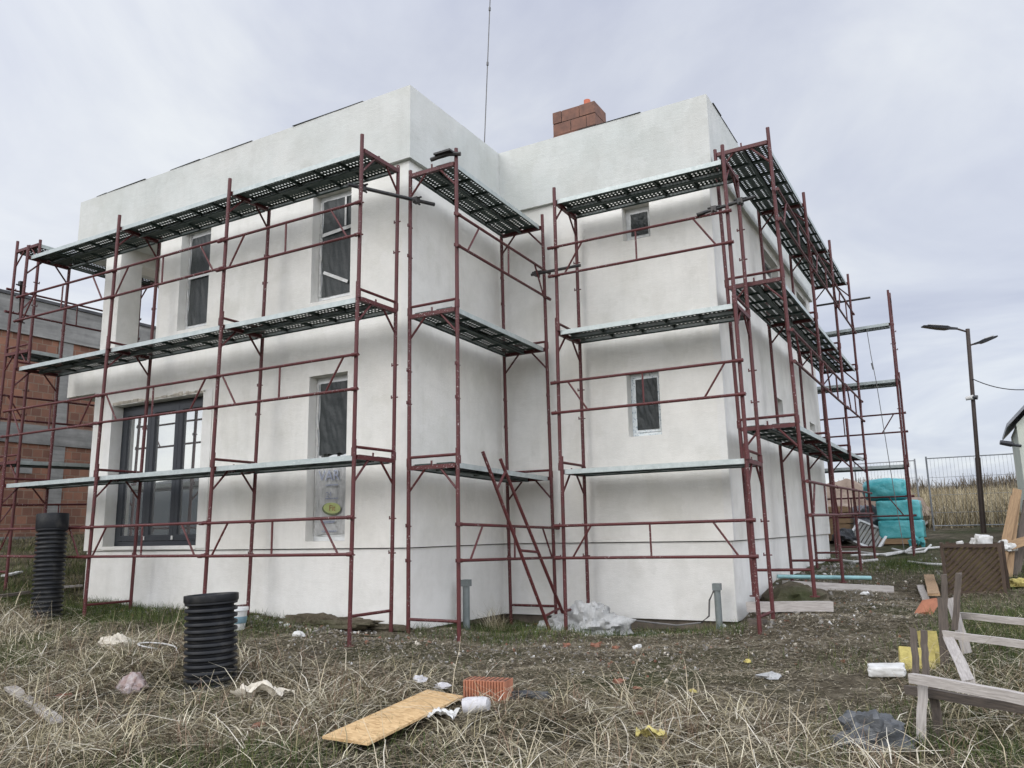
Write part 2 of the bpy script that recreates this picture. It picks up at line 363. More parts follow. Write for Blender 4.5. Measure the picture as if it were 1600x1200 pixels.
# plinth, set back under a drip groove
pi = .035
mb = MB(); pl = [(XL+pi, YF+pi), (XS-pi, YF+pi), (XS-pi, YR+pi), (XR-pi, YR+pi), (XR-pi, YB-pi), (XL+pi, YB-pi)]
zb = [.0, .02, .0, .03, .2, 0]
n = 6; vs = [(x, y, .02) for x, y in pl]+[(x, y, BAND-.012) for x, y in pl]
mb.add(vs, [(i, (i+1) % n, n+(i+1) % n, n+i) for i in range(n)]); part('plinth', mb, P_PLI, house)
mb = MB(); mb.add([(x, y, BAND) for x, y in [(XL, YF), (XS, YF), (XS, YR), (XR, YR), (XR, YB), (XL, YB)]], [tuple(range(5, -1, -1))])
part('drip_edge', mb, M_GROOVE, house)
mb = MB(); q = .09; mb.prism([(XL+q, YF+q), (XS-q, YF+q), (XS-q, YR+q), (XR-q, YR+q), (XR-q, YB-q), (XL+q, YB-q)], -.8, .03); part('foundation', mb, M_FOUND, house)
# parapet ring with soffit and sunk roof
XP = -6.58
outer = [(XP, 0), (0, 0), (0, D), (W, D), (W, DB+.06), (XP, DB+.06)]; t = .28
inner = [(XP+t, t), (-t, t), (-t, D+t), (W-t, D+t), (W-t, DB+.06-t), (XP+t, DB+.06-t)]
mb = MB(); n = 6
mb.add([(x, y, HB) for x, y in outer]+[(x, y, H) for x, y in outer]+[(x, y, H) for x, y in inner]+[(x, y, 6.8) for x, y in inner],
       [(i, (i+1) % n, n+(i+1) % n, n+i) for i in range(n)]+[(n+i, n+(i+1) % n, 2*n+(i+1) % n, 2*n+i) for i in range(n)]+[(2*n+i, 2*n+(i+1) % n, 3*n+(i+1) % n, 3*n+i) for i in range(n)]+[tuple(range(5, -1, -1))])
part('parapet', mb, P_PAR, house)
# the frame beam that carries the parapet on over the open loggia end
mb = MB(); mb.add([(x, y, z) for z in (HB, H) for x, y in ((-L, 0), (XP, 0), (XP, .28), (-7.10, .28), (-7.10, 2.6), (XP, 2.6), (XP, DB+.06), (-L, DB+.06))],
    [(i, (i+1) % 8, 8+(i+1) % 8, 8+i) for i in (0, 2, 3, 4, 6, 7)]+[(3, 2, 1, 0), (7, 4, 3, 0), (7, 6, 5, 4), (8, 9, 10, 11), (8, 11, 12, 15), (12, 13, 14, 15)])
part('parapet', mb, P_PAR, house)
mb = MB(); mb.add([(x, y, 6.8) for x, y in inner], [(0, 1, 2, 3, 4, 5)]); part('roof', mb, M_MEMB, house)
# torn membrane edges lying on the parapet
mb = MB()
def strip(ax, a0, a1, c, sgn):
    s_ = a0; mb = MB()
    while s_ < a1:
        l_ = random.uniform(.25, .9); h_ = random.uniform(.0, .02)
        if random.random() < .45:
            e = min(s_+l_, a1); o1, o2 = random.uniform(.004, .02), random.uniform(.004, .02)
            if ax == 'x': mb.add([(s_, c-sgn*o1, H+.004), (e, c-sgn*o2, H+.004), (e, c-sgn*o2, H+.007+h_*.4), (s_, c-sgn*o1, H+.007), (s_, c+sgn*.3, H+.006), (e, c+sgn*.3, H+.006)], [(0, 1, 2, 3), (3, 2, 5, 4), (0, 4, 5, 1)])
            else: mb.add([(c+sgn*o1, s_, H+.004), (c+sgn*o2, e, H+.004), (c+sgn*o2, e, H+.007+h_*.4), (c+sgn*o1, s_, H+.007), (c-sgn*.3, s_, H+.006), (c-sgn*.3, e, H+.006)], [(0, 1, 2, 3), (3, 2, 5, 4), (0, 4, 5, 1)])
        s_ += l_
    part('membrane_edge', mb, M_MEMB, house)
strip('x', -L, 0, 0, 1); strip('y', 0.3, D, 0, 1); strip('x', .3, W, D, 1); strip('y', D+.3, DB, W, 1)

def frame_rect(mb, x0, x1, z0, z1, y0, y1, w, mi=0):
    mb.box(x0, y0, z0, x0+w, y1, z1, mi); mb.box(x1-w, y0, z0, x1, y1, z1, mi)
    mb.box(x0+w, y0, z1-w, x1-w, y1, z1, mi); mb.box(x0+w, y0, z0, x1-w, y1, z0+w, mi)
def crumple(mb, x0, x1, z0, z1, y, amp, nx, nz_, seed, tear=None):
    vs = []; fs = []
    for j in range(nz_+1):
        for i in range(nx+1):
            u, v = i/nx, j/nz_
            d = noise.noise(Vector((u*4+v*1.5+seed, v*2.4, seed)))*amp+noise.noise(Vector((u*13+v*4, v*6+seed, 3)))*amp*.45
            z = z0+(z1-z0)*v
            if tear and j == 0: z += tear*noise.noise(Vector((u*5, seed, 1)))
            vs.append((x0+(x1-x0)*u, y-abs(d), z))
    for j in range(nz_):
        for i in range(nx): a = j*(nx+1)+i; fs.append((a, a+1, a+nx+2, a+nx+1))
    mb.add(vs, fs)
def window(h, yw, mat, seed, lbl, dark=(0, 1)):
    x0, x1, z0, z1 = h; y = yw+.16
    mb = MB(); frame_rect(mb, x0+.002, x1-.002, z0+.002, z1-.002, y, y+.075, .06); frame_rect(mb, x0+.065, x1-.065, z0+.065, z1-.065, y-.012, y+.05, .05)
    w = part('window', mb, mat, house, label=lbl)
    mb = MB(); crumple(mb, x0+.08, x1-.08, z0+.1+(z1-z0)*dark[0], z1-.09, y-.016, .025, 26, 60, seed, .03 if dark[0] else 0); part('plastic_film', mb, M_FILM, w, True)
    if x1-x0 > .6:
        mb = MB(); zt = z0+.12
        while zt < z1-.15:
            l_ = random.uniform(.06, .25); o_ = random.uniform(-.008, .012); mb.add([(x0+.012+o_, y-.02, zt), (x0+.06+o_*1.5, y-.024, zt), (x0+.055-o_, y-.026-abs(o_), zt+l_), (x0+.012-o_*.5, y-.02, zt+l_)], [(0, 1, 2, 3)]); zt += l_
        part('torn_tape', mb, M_WHITE, w)
    mb = MB(); mb.box(x0+.1, y+.055, z0+.1, x1-.1, y+.062, z1-.1); part('pane', mb, M_GLASS, w)
    return w, y
w1, y1 = window(W1, YF, M_PVC, 1.3, 'tall window, black film above and printed milky sheet below', (.47, 1))
mb = MB(); crumple(mb, W1[0]+.05, W1[1]-.03, W1[2]+.09, W1[2]+1.06, y1-.032, .02, 22, 36, 9.1, .02); part('milky_sheet', mb, M_SHEET, w1, True)
def text_mesh(body, size, x, y, z, name, mat, parent, lean=0.):
    cu = bpy.data.curves.new(name, 'FONT'); cu.body = body; cu.size = size; cu.extrude = .0015
    o = bpy.data.objects.new(name, cu); COL.objects.link(o)
    dg = bpy.context.evaluated_depsgraph_get(); me = bpy.data.meshes.new_from_object(o.evaluated_get(dg)); bpy.data.objects.remove(o)
    off = Vector((x, y, z))-root_of(parent).location
    me.transform(Matrix.Translation(off)@Matrix.Rotation(R(90), 4, 'X')); me.materials.clear(); me.materials.append(mat)
    o = bpy.data.objects.new(name, me); COL.objects.link(o); o.parent = parent; return o
yt = y1-.060
text_mesh('VAR', .20, W1[0]+.12, yt, W1[2]+.80, 'sack_print', M_PRINT, w1)
text_mesh('24', .10, W1[0]+.26, yt, W1[2]+.58, 'sack_print', M_PRINT, w1)
mb = MB()
for z_, a, b_ in ((.73, .25, .47), (.55, .25, .47), (.25, .18, .42), (.235, .2, .4), (.12, .2, .44)):
    x_ = W1[0]+a
    while x_ < W1[0]+b_: l_ = random.uniform(.012, .03); mb.box(x_, yt-.002, W1[2]+z_, x_+l_, yt+.001, W1[2]+z_+.018); x_ += l_+.008
part('sack_small_print', mb, M_PRINT, w1)
mb = MB()
def ell(cx, cz, rx, rz, y): return [(cx+rx*math.cos(a)-.02*math.sin(a), y, cz+rz*math.sin(a)) for a in [2*math.pi*k/28 for k in range(28)]]
mb.add(ell(W1[0]+.36, W1[2]+.42, .165, .085, yt+.002), [tuple(range(28))], 1); mb.add(ell(W1[0]+.37, W1[2]+.432, .15, .073, yt), [tuple(range(28))], 0)
part('sack_emblem', mb, [M_LOGO, M_LOGOD], w1)
text_mesh('Fit', .11, W1[0]+.32, yt-.003, W1[2]+.395, 'sack_emblem_text', M_LOGOT, w1)
w2, y2 = window(W2, YF, M_PVC, 4.7, 'tall upper window under black film with white tape strips')
mb = MB(); y_ = y2-.052
for a, b_, c_, d_ in ((.06, .90, .52, .93), (.06, .88, .62, .93)): pass
def tape(mb, x0, z0, x1, z1, w, y):
    d = Vector((x1-x0, 0, z1-z0)).normalized(); nn = Vector((-d.z, 0, d.x))*w/2; a = Vector((x0, y, z0)); b_ = Vector((x1, y, z1))
    vs = [a-nn, b_-nn, b_+nn, a+nn]; vs += [v+Vector((0, .004, 0)) for v in vs]
    mb.add(vs, [(0, 1, 2, 3), (7, 6, 5, 4), (0, 4, 5, 1), (1, 5, 6, 2), (2, 6, 7, 3), (3, 7, 4, 0)])
for tp in ((W2[0]+.09, W2[2]+1.02, W2[1]-.09, W2[2]+1.06, .05), (W2[1]-.2, W2[2]+1.09, W2[1]-.2, W2[3]-.1, .03), (W2[0]+.13, W2[2]+.46, W2[1]-.14, W2[2]+.25, .045)):
    mb = MB(); tape(mb, *tp, y_); part('tape_strip', mb, M_WHITE, w2)
w3, y3 = window(W3, YF, M_PVC, 8.2, 'tall upper window under black film with one white cross bar')
mb = MB(); mb.box(W3[0]+.08, y3-.06, W3[2]+.86, W3[1]-.08, y3-.045, W3[2]+.91); part('cross_bar', mb, M_PVC, w3)
window(W4, YR, M_TAPED, 2.2, 'small lower window with taped frame and black film')
window(W5, YR, M_PVC, 6.6, 'small upper window under black film')
for hh in (S1, S2, S3, S4):
    mb = MB(); x = XR-.12
    for a in (hh[0], hh[1]-.05): mb.box(x-.06, a, hh[2], x, a+.05, hh[3])
    mb.box(x-.06, hh[0]+.05, hh[2], x, hh[1]-.05, hh[2]+.05); mb.box(x-.06, hh[0]+.05, hh[3]-.05, x, hh[1]-.05, hh[3])
    w = part('window', mb, M_PVC, house)
    mb = MB(); mb.box(x-.045, hh[0]+.05, hh[2]+.05, x-.035, hh[1]-.05, hh[3]-.05); part('plastic_film', mb, M_FILM, w)
# patio door
yd = YF+.19
mb = MB(); frame_rect(mb, DOOR[0]+.002, DOOR[1]-.002, DOOR[2]+.002, DOOR[3]-.002, yd, yd+.08, .075)
pd = part('patio_door', mb, M_ANTH, house)
xs = [DOOR[0]+.077, DOOR[0]+.077+.687, DOOR[0]+.077+2*.687-.015, DOOR[1]-.077]
for i in range(3):
    a, b_ = xs[i], xs[i+1]
    mb = MB(); frame_rect(mb, a+.003, b_-.003, DOOR[2]+.08, DOOR[3]-.08, yd-.02, yd+.06, .085); part('sash', mb, M_ANTH, pd)
    mb = MB(); e = (-.0035, .0025, -.002)[i]; mb.add([(a+.085, yd+.02+e, DOOR[2]+.16), (b_-.085, yd+.02-e, DOOR[2]+.16), (b_-.085, yd+.02-e, DOOR[3]-.16), (a+.085, yd+.02+e, DOOR[3]-.16)], [(0, 1, 2, 3)]); part('pane', mb, M_GLASS, pd)
for x in (xs[1], xs[2]): mb = MB(); mb.box(x-.02, yd-.034, DOOR[2]+.09, x+.02, yd-.022, DOOR[2]+.15); part('drain_cap', mb, M_WHITE, pd)
# rough mortar bead above the door and sill strip
mb = MB(); x = DOOR[0]
while x < DOOR[1]: l_ = random.uniform(.04, .14); mb.box(x, YF-.012, DOOR[3]+.005+random.uniform(0, .02), x+l_, YF+.05, DOOR[3]+random.uniform(.03, .07)); x += l_*.8
part('mortar_bead', mb, M_CREAM, house)
# white render band round the door (smoother, a hand proud)
for bb in ((DOOR[0]-.17, YF-.012, DOOR[2]-.04, DOOR[0]-.0, YF-.002, DOOR[3]+.02), (DOOR[1], YF-.012, DOOR[2]-.04, DOOR[1]+.2, YF-.002, DOOR[3]+.05), (DOOR[0], YF-.015, DOOR[2]-.05, DOOR[1], YF+.1, DOOR[2]-.004)): mb = MB(); mb.box(*bb); part('render_band', mb, P_PLI, house)
# chimney stump of hollow blocks
ch = MB(); cx, cy, cz = -.3, 5.0, 6.8
random.seed(3)
for k in range(10):
    z = cz+k*.245; off = (k % 2)*.19
    xsn = [0, .19, .57, .90] if k % 2 else [0, .38, .71, .90]
    for i in range(3):
        if k == 9 and i == 0: pass
        dz = random.uniform(-.006, .006); yo = random.uniform(-.008, .008)
        ch.box(cx+xsn[i]+.006, cy+yo, z+dz+.006, cx+xsn[i+1]-.006, cy+.55+yo, z+.238+dz)
chim = part('chimney', ch, M_CLAYD, house)
mb = MB(); mb.box(cx+.015, cy+.02, cz, cx+.885, cy+.53, cz+2.43); part('mortar_core', mb, simple('mortar', (.10, .08, .07), (.06, .05, .045)), chim)
mb = MB(); mb.lathe([(.065, 2.2), (.065, 2.62), (.055, 2.62), (.055, 2.3)], 20, (cx+.66, cy+.2, cz)); part('flue_pipe', mb, M_FLUE, chim, True)
random.seed(7)
# mast
a = onY(757, 222, 3.2); b_ = onY(766, -6, 3.2); top = a+(b_-a)*1.15; bot = Vector((a.x-.04, 3.2, 6.8))
mb = MB(); mb.tube([bot, a, top], .009, 6); mb.tube([a+(top-a)*.45, a+(top-a)*.47], .02, 6); mb.tube([a+(top-a)*.78, a+(top-a)*.80], .02, 6)
mb.box(bot.x-.1, bot.y-.1, 6.8, bot.x+.1, bot.y+.1, 6.83)
solo('mast', mb, M_CABLE, 'thin grey mast rising from the roof above the inner corner', 'mast', off=tuple(bot))
# service stubs at the plinth
def stub(p, h, r, lbl):
    t_ = thing('service_pipe', lbl, 'pipe', p, 'service pipes by the wall')
    mb = MB(); mb.tube([p-Vector((0, 0, .25)), p+Vector((0, 0, h))], r, 14); part('tube', mb, M_STUB, t_, True)
    mb = MB(); mb.box(p.x-r*1.15, p.y-r*1.15, p.z+h-.07, p.x+r*1.15, p.y+r*1.15, p.z+h+.015); part('cap_box', mb, M_STUB, t_)
    return t_
stub(Vector((.12, 1.1, -.05)), .62, .046, 'grey stub pipe against the shaded recess wall')
sp = stub(Vector((3.13, 2.24, -.1)), .59, .042, 'grey green stub pipe with cable box under the small windows')
mb = MB(); mb.tube([(3.10, 2.2, .42), (3.03, 2.22, .3), (3.0, 2.26, .1), (2.9, 2.24, .02), (2.6, 2.2, -.02), (2.2, 2.24, .0), (1.9, 2.22, .03), (1.6, 2.25, .0), (1.3, 2.2, -.06)], .012, 6); part('cable', mb, M_CABLE, sp, True)

# ------------------------------------------------------------------ scaffolding: one frame, one rail, one plank, then copies
FW, FH, TR = .72, 1.9, .0245
GR_F, GR_P, GR_R = 'scaffold frames round the house', 'steel planks on the scaffold', 'guard rails of the scaffold'
def make_frame(legs):
    r = thing('scaffold_section', 'x', 'scaffold frame', (0, 0, 0), GR_F)
    for y, sp_ in ((0, .06), (-FW, .18)):
        mb = MB(); mb.tube([(0, y, -legs), (0, y, FH+sp_)], TR, 10)
        if legs: mb.tube([(0, y, -legs), (0, y, -legs+.012)], .06, 10)
        else: mb.tube([(0, y, -.01), (0, y, .09)], TR+.007, 10)
        for z in (.77, 1.18):
            mb.tube([(-.05, y, z), (.05, y, z)], .009, 6); mb.tube([(-.05, y, z-.012), (-.05, y, z+.03)], .008, 6)
        part('standard', mb, M_RED, r, True, local=True)
    mb = MB(); mb.box(-.026, -FW+TR, FH-.05, .026, -TR, FH); mb.box(-.03, -FW*.5-.01, FH, -.018, -FW*.5+.01, FH+.05); part('transom', mb, M_RED, r, local=True)
    mb = MB(); mb.tube([(0, -TR*.7, .10), (0, -FW+TR*.7, .10)], .018, 8); part('tie_bar', mb, M_RED, r, True, local=True)
    for y0, s_ in ((-TR*.7, -1), (-FW+TR*.7, 1)):
        mb = MB(); mb.tube([(0, y0, FH-.30), (0, y0+s_*.23, FH-.045)], .014, 8); part('knee_brace', mb, M_RED, r, True, local=True)
    return r
def make_rail(inv):
    r = thing('guard_rail', 'x', 'guard rail', (0, 0, 0), GR_R); ln = 2.44
    for z in (.77, 1.18):
        mb = MB(); mb.tube([(-.05, 0, z), (ln+.03, 0, z)], .0185, 8); mb.tube([(-.09, 0, z), (-.02, 0, z)], .024, 8); mb.tube([(ln-.03, 0, z), (ln+.06, 0, z)], .024, 8); part('rail_tube', mb, M_RED, r, True, local=True)
    z0, z1 = (.77, 1.18)
    mb = MB(); mb.tube([(ln*.5, 0, z0), (ln*.5, 0, z1)], .013, 8); part('post', mb, M_RED, r, True, local=True)
    for a, b_ in (((.16, .44) if not inv else (.44, .16)), ((ln-.16, ln-.44) if not inv else (ln-.44, ln-.16))):
        mb = MB(); mb.tube([(a, 0, z0), (b_, 0, z1)], .013, 8); part('diagonal', mb, M_RED, r, True, local=True)
    return r
def make_plank():
    r = thing('scaffold_plank', 'x', 'scaffold plank', (0, 0, 0), GR_P); ln, w = 2.40, .325
    mb = MB()
    ys = [0, .028, .054, .094, .120, .205, .231, .271, .297, w]; holes = {1, 3, 5, 7}
    secs = 5; sl = (ln-.1)/secs; hx = []
    for s_ in range(secs):
        x0 = .05+s_*sl+.03; x1 = .05+(s_+1)*sl-.03; npit = 7; p = (x1-x0)/npit
        for k in range(npit): hx.append((x0+k*p+p*.30, x0+k*p+p*.70))
    cuts = sorted({0., ln} | {round(v, 5) for h in hx for v in h}); hs = {round(a, 5): k for k, (a, b_) in enumerate(hx)}
    nv = len(ys); vs = [(x_, y_, 0) for x_ in cuts for y_ in ys]; fs = []
    for i in range(len(cuts)-1):
        k = hs.get(cuts[i])
        for j in range(nv-1):
            if k is not None and j in holes: continue
            fs.append((i*nv+j, (i+1)*nv+j, (i+1)*nv+j+1, i*nv+j+1))
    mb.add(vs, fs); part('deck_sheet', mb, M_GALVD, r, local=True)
    for y0, s_ in ((0, 1), (w, -1)):
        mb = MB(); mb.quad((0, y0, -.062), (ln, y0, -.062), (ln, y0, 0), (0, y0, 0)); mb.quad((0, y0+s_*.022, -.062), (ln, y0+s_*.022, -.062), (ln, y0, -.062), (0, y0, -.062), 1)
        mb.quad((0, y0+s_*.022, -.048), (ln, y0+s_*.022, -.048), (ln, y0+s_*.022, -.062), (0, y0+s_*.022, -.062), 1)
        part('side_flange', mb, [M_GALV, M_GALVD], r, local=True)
    for k in range(1, secs):
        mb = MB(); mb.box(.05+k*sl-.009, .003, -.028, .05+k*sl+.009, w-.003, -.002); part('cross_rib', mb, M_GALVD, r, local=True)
    for x0 in (-.035, ln-.02):
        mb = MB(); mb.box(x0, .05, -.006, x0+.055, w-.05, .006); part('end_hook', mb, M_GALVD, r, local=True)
    return r
FR_G, FR_U, RAIL_A, RAIL_B, PLANK = make_frame(.22), make_frame(0), make_rail(False), make_rail(True), make_plank()
used = set()
def place(proto, loc, rot, label, group, sx=1.):
    if proto.name not in used:
        used.add(proto.name); proto.location = loc; proto.rotation_euler = rot; proto['label'] = label; o = proto
    else: o = dup(proto, loc, rot, label, group)
    if sx != 1.: o.scale = (sx, 1, 1)
    return o
LIFT = ('ground lift', 'middle lift', 'top lift'); DECK = ('lowest deck', 'middle deck', 'top deck'); ROW = ('lower', 'middle', 'upper')
def lerp(a, b, t): return Vector(a)+(Vector(b)-Vector(a))*t
def column(bot, top, rz, where):
    """three stacked frames from bot to top (inner standard); leaning a little as on site"""
    d = Vector(top)-Vector(bot); q = Vector((0, 0, 1)).rotation_difference(d).to_matrix()@Matrix.Rotation(rz, 3, 'Z')
    for k in range(3):
        e = (Matrix.Rotation(R(random.uniform(-.25, .25)), 3, 'X')@q@Matrix.Rotation(R(random.uniform(-1.2, 1.2)), 3, 'Z')).to_euler()
        place(FR_G if k == 0 else FR_U, lerp(bot, top, k/3), e, f'dark red tube frame, {LIFT[k]}, {where}', GR_F)
def bay(f0, f1, rz, dz, where, rails=(0, 1, 2), planks=(0, 1, 2)):
    """planks and rails between two columns; f = (bot, top); local y runs to the outer side"""
    def base(f, k, off): return lerp(f[0], f[1], k/3)+Matrix.Rotation(rz, 3, 'Z')@Vector((0, off, 0))
    for k in range(3):
        for off, which in ((-FW+.035, 'outer'), (-.36, 'wall-side')):
            if k not in planks: continue
            a = base(f0, k+1, off); b_ = base(f1, k+1, off); d = b_-a
            jit = random.uniform(-.012, .012)
            place(PLANK, a+Vector((0, 0, .008))+d.normalized()*.032, Euler((0, -math.asin(max(-1, min(1, d.z/d.length))), math.atan2(d.y, d.x))), f'{which} perforated steel plank, {DECK[k]}, {where}', GR_P, (d.length-.064)/2.4)
        if k in rails:
            a = base(f0, k, -FW-.045)+Vector((0, 0, random.uniform(-.012, .012))); b_ = base(f1, k, -FW-.045)+Vector((0, 0, random.uniform(-.012, .012))); d = b_-a
            place(RAIL_B if k == 1 else RAIL_A, a, Euler((0, -math.asin(d.z/d.length), math.atan2(d.y, d.x))), f'dark red guard rail, {ROW[k]} row, {where}', GR_R, d.length/2.44)
# run along the long facade (x decreases); planks are laid from the low-x frame so that local y points to the outer side
z0, z3 = .2, 5.88
F = [((-.10, -.2, z0), (-.04, -.2, z3)), ((-2.50, -.2, z0), (-2.39, -.2, z3)), ((-4.95, -.2, z0), (-4.82, -.2, z3)), ((-7.35, -.2, z0), (-7.21, -.2, z3))]
FN = ['beside the projecting front corner', 'between tall windows and patio door', 'at the far jamb of the patio door', 'at the free end beyond the loggia']
for f, nme in zip(F, FN): column(f[0], f[1], 0, nme)
BN = ['bay of the tall windows by the front corner', 'bay over the patio door', 'end bay in front of the loggia']
for i in range(3): bay(F[i+1], F[i], 0, 0, BN[i])
# recess run, outer side faces +x
Sx = [((.10, -.13, .1), (.10, -.12, 5.82)), ((.10, 2.30, .06), (.10, 2.22, 5.74))]
column(*Sx[0], R(90), 'recess scaffold beside the projecting front corner'); column(*Sx[1], R(90), 'recess scaffold in the inner corner')
bay(Sx[0], Sx[1], R(90), 0, 'bay along the shaded recess wall', rails=(0, 2))
# small-window wall
T = [((1.345, 2.25, .08), (1.355, 2.27, 5.79)), ((3.79, 2.25, .08), (3.75, 2.27, 5.79))]
column(*T[0], 0, 'small-window wall, recess end'); column(*T[1], 0, 'small-window wall, outer corner end')
bay(T[0], T[1], 0, 0, 'bay across the two small windows')
# receding side wall
U = [((3.54, 2.42, .56), (3.47, 2.34, 6.26)), ((3.53, 4.92, .58), (3.49, 4.83, 6.27)), ((3.50, 7.4, .62), (3.50, 7.40, 6.28)), ((3.49, 9.9, .66), (3.51, 9.9, 6.30))]
UN = ['first frame of the receding side wall', 'second frame of the receding side wall', 'third frame of the receding side wall', 'last frame of the receding side wall']
for u, nme in zip(U, UN): column(u[0], u[1], R(90), nme)
UB = ['first bay of the receding side wall', 'second bay of the receding side wall', 'last bay of the receding side wall']
for i in range(3): bay(U[i], U[i+1], R(90), 0, UB[i])
# rear run
V = [((2.5, 10.56, .6), (2.5, 10.56, 6.05)), ((4.88, 10.56, .6), (4.93, 10.56, 6.05))]
column(*V[1], R(180), 'rear scaffold end tower')
bay(V[1], V[0], R(180), 0, 'rear scaffold behind the house', rails=(0, 1), planks=(0, 1))
place(PLANK, (2.55, 10.66, 5.44), (0, R(-1.5), 0), 'loose perforated steel plank tilted high on the rear scaffold', GR_P)
# gable run by the brick building
Gc = [((-7.62, -.56, .62), (-7.60, -.52, 6.3)), ((-7.62, 1.95, .7), (-7.60, 1.95, 6.3))]
column(*Gc[0], R(-90), 'gable scaffold, frame nearest the loggia end'); column(*Gc[1], R(-90), 'gable scaffold, second frame facing the brick building')
bay(Gc[1], Gc[0], R(-90), 0, 'gable bay facing the brick building')
# ties and couplers
def tie(a, b_, r, lbl, coup=()):
    a, b_ = Vector(a), Vector(b_)
    t_ = thing('tie_tube', lbl, 'scaffold tube', a, 'tie tubes clamped to the scaffold')
    mb = MB(); mb.tube([a, b_], r, 10); part('tube', mb, M_TIE, t_, True)
    for c in coup:
        p = lerp(a, b_, c); mb = MB(); mb.box(p.x-.034, p.y-.034, p.z-.038, p.x+.034, p.y+.034, p.z+.038); mb.tube([p+Vector((-.08, 0, .03)), p+Vector((.08, 0, .03))], .012, 6); mb.tube([p+Vector((0, -.08, -.03)), p+Vector((0, .08, -.03))], .012, 6); part('coupler', mb, M_TIE, t_)
tie((-.20, -.985, 5.42), (.34, .08, 5.42), .024, 'black tube tying the front corner frames below the top deck', (.16, .78))
tie((.72, 2.02, 4.93), (1.52, 2.02, 4.93), .022, 'black tube bridging from the inner corner to the small-window scaffold', (.12,))
tie((3.40, 1.46, 5.08), (4.10, 1.62, 5.22), .022, 'black tube clamped at the outer corner below the top deck', (.3, .75))
tie((3.52, 10.0, 5.93), (4.62, 9.96, 5.93), .022, 'dark tube sticking out of the last side frame', (.4,))
tie((-7.30, -.94, 5.42), (-7.95, -.55, 4.95), .022, 'short clamped tube near the loggia end frames', (.02, .98))
mb = MB(); c0 = Vector((.52, -.20, 5.86)); mb.tube([c0+Vector((-.02, -.02, .02)), c0+Vector((.20, 0, .05)), c0+Vector((.38, .06, .03))], .028, 8); mb.box(c0.x+.05, c0.y-.07, c0.z+.05, c0.x+.3, c0.y+.07, c0.z+.075)
solo('clamp', mb, M_TIE, 'black clamp on the top bar above the recess scaffold', 'clamp', off=tuple(c0))
mb = MB(); c0 = Vector((.45, 1.9, 3.97)); mb.tube([c0, c0+Vector((-.05, .25, .01))], .04, 10)
solo('paper_roll', mb, M_WHITE, 'white roll lying on the middle deck of the recess scaffold', 'roll', smooth=True, off=tuple(c0))
# hanging rope at the rear
mb = MB(); mb.tube([(4.44, 10.5, 5.38), (4.47, 10.49, 4.8), (4.52, 10.5, 4.2), (4.60, 10.5, 2.6), (4.68, 10.46, 1.2), (4.72, 10.4, .62)], .008, 6); mb.tube([(4.47, 10.49, 4.62), (4.49, 10.49, 4.48)], .02, 6)
solo('rope', mb, M_CABLE, 'thin grey rope hanging from the high plank of the rear scaffold', 'rope', off=(4.6, 10.5, 2.6))
# leaning ladder-like frame in the recess
feet = [Vector((1.17, 1.46, tz(1.17, 1.46)-.02)), Vector((1.2, 1.96, tz(1.2, 1.96)-.02))]; tops = [Vector((.91, .28, 2.16)), Vector((.91, .70, 2.10))]
ld = thing('scaffold_ladder', 'dark red ladder frame leaning against the recess scaffold deck', 'scaffold frame', lerp(feet[0], feet[1], .5))
for a, b_ in zip(feet, tops): mb = MB(); mb.tube([a, b_], .022, 10); part('leg', mb, M_RED, ld, True)
for ta, tb in ((.10, .14), (.47, .47), (.80, .93)):
    mb = MB(); mb.tube([lerp(feet[0], tops[0], ta), lerp(feet[1], tops[1], tb)], .017, 8); part('rung', mb, M_RED, ld, True)

# ------------------------------------------------------------------ neighbour brick building
nb = thing('brick_building', 'unfinished brick building with grey concrete beams behind the scaffold', 'building', (-18, 4, 1))
XN = -14.0
mb = MB(); mb.box(-24, -3.5, .4, XN-.05, 16, 6.28); part('wall', mb, M_BRICK, nb)
mb = MB(); mb.box(-24.1, -3.6, 6.28, XN+.02, 16.1, 7.18); part('roof_beam', mb, M_CONC, nb)
mb = MB(); mb.box(-24.15, -3.65, 7.183, XN+.06, 16.15, 7.26); part('roof_edge', mb, M_MEMB, nb)
mb = MB(); mb.box(-24.02, -3.52, 3.58, XN, 16.02, 4.05); part('floor_beam', mb, M_CONC, nb)
for y in (-3.3, .3, 3.72, 7.4, 11, 15.2):
    mb = MB(); mb.box(XN-.3, y, .5, XN-.02, y+.38, 3.58); part('column', mb, M_CONC, nb); mb = MB(); mb.box(XN-.3, y, 4.05, XN-.02, y+.38, 6.28); part('column', mb, M_CONC, nb)
mb = MB(); mb.box(-24.2, -3.7, .2, XN+.12, 16.2, 1.32); part('plinth', mb, M_CONC, nb)
for y in (-.9, 2.9, 6.1):
    mb = MB(); mb.box(XN-.2, y, 2.85, XN-.03, y+.42, 3.2); part('plaster_patch', mb, M_CONC, nb)

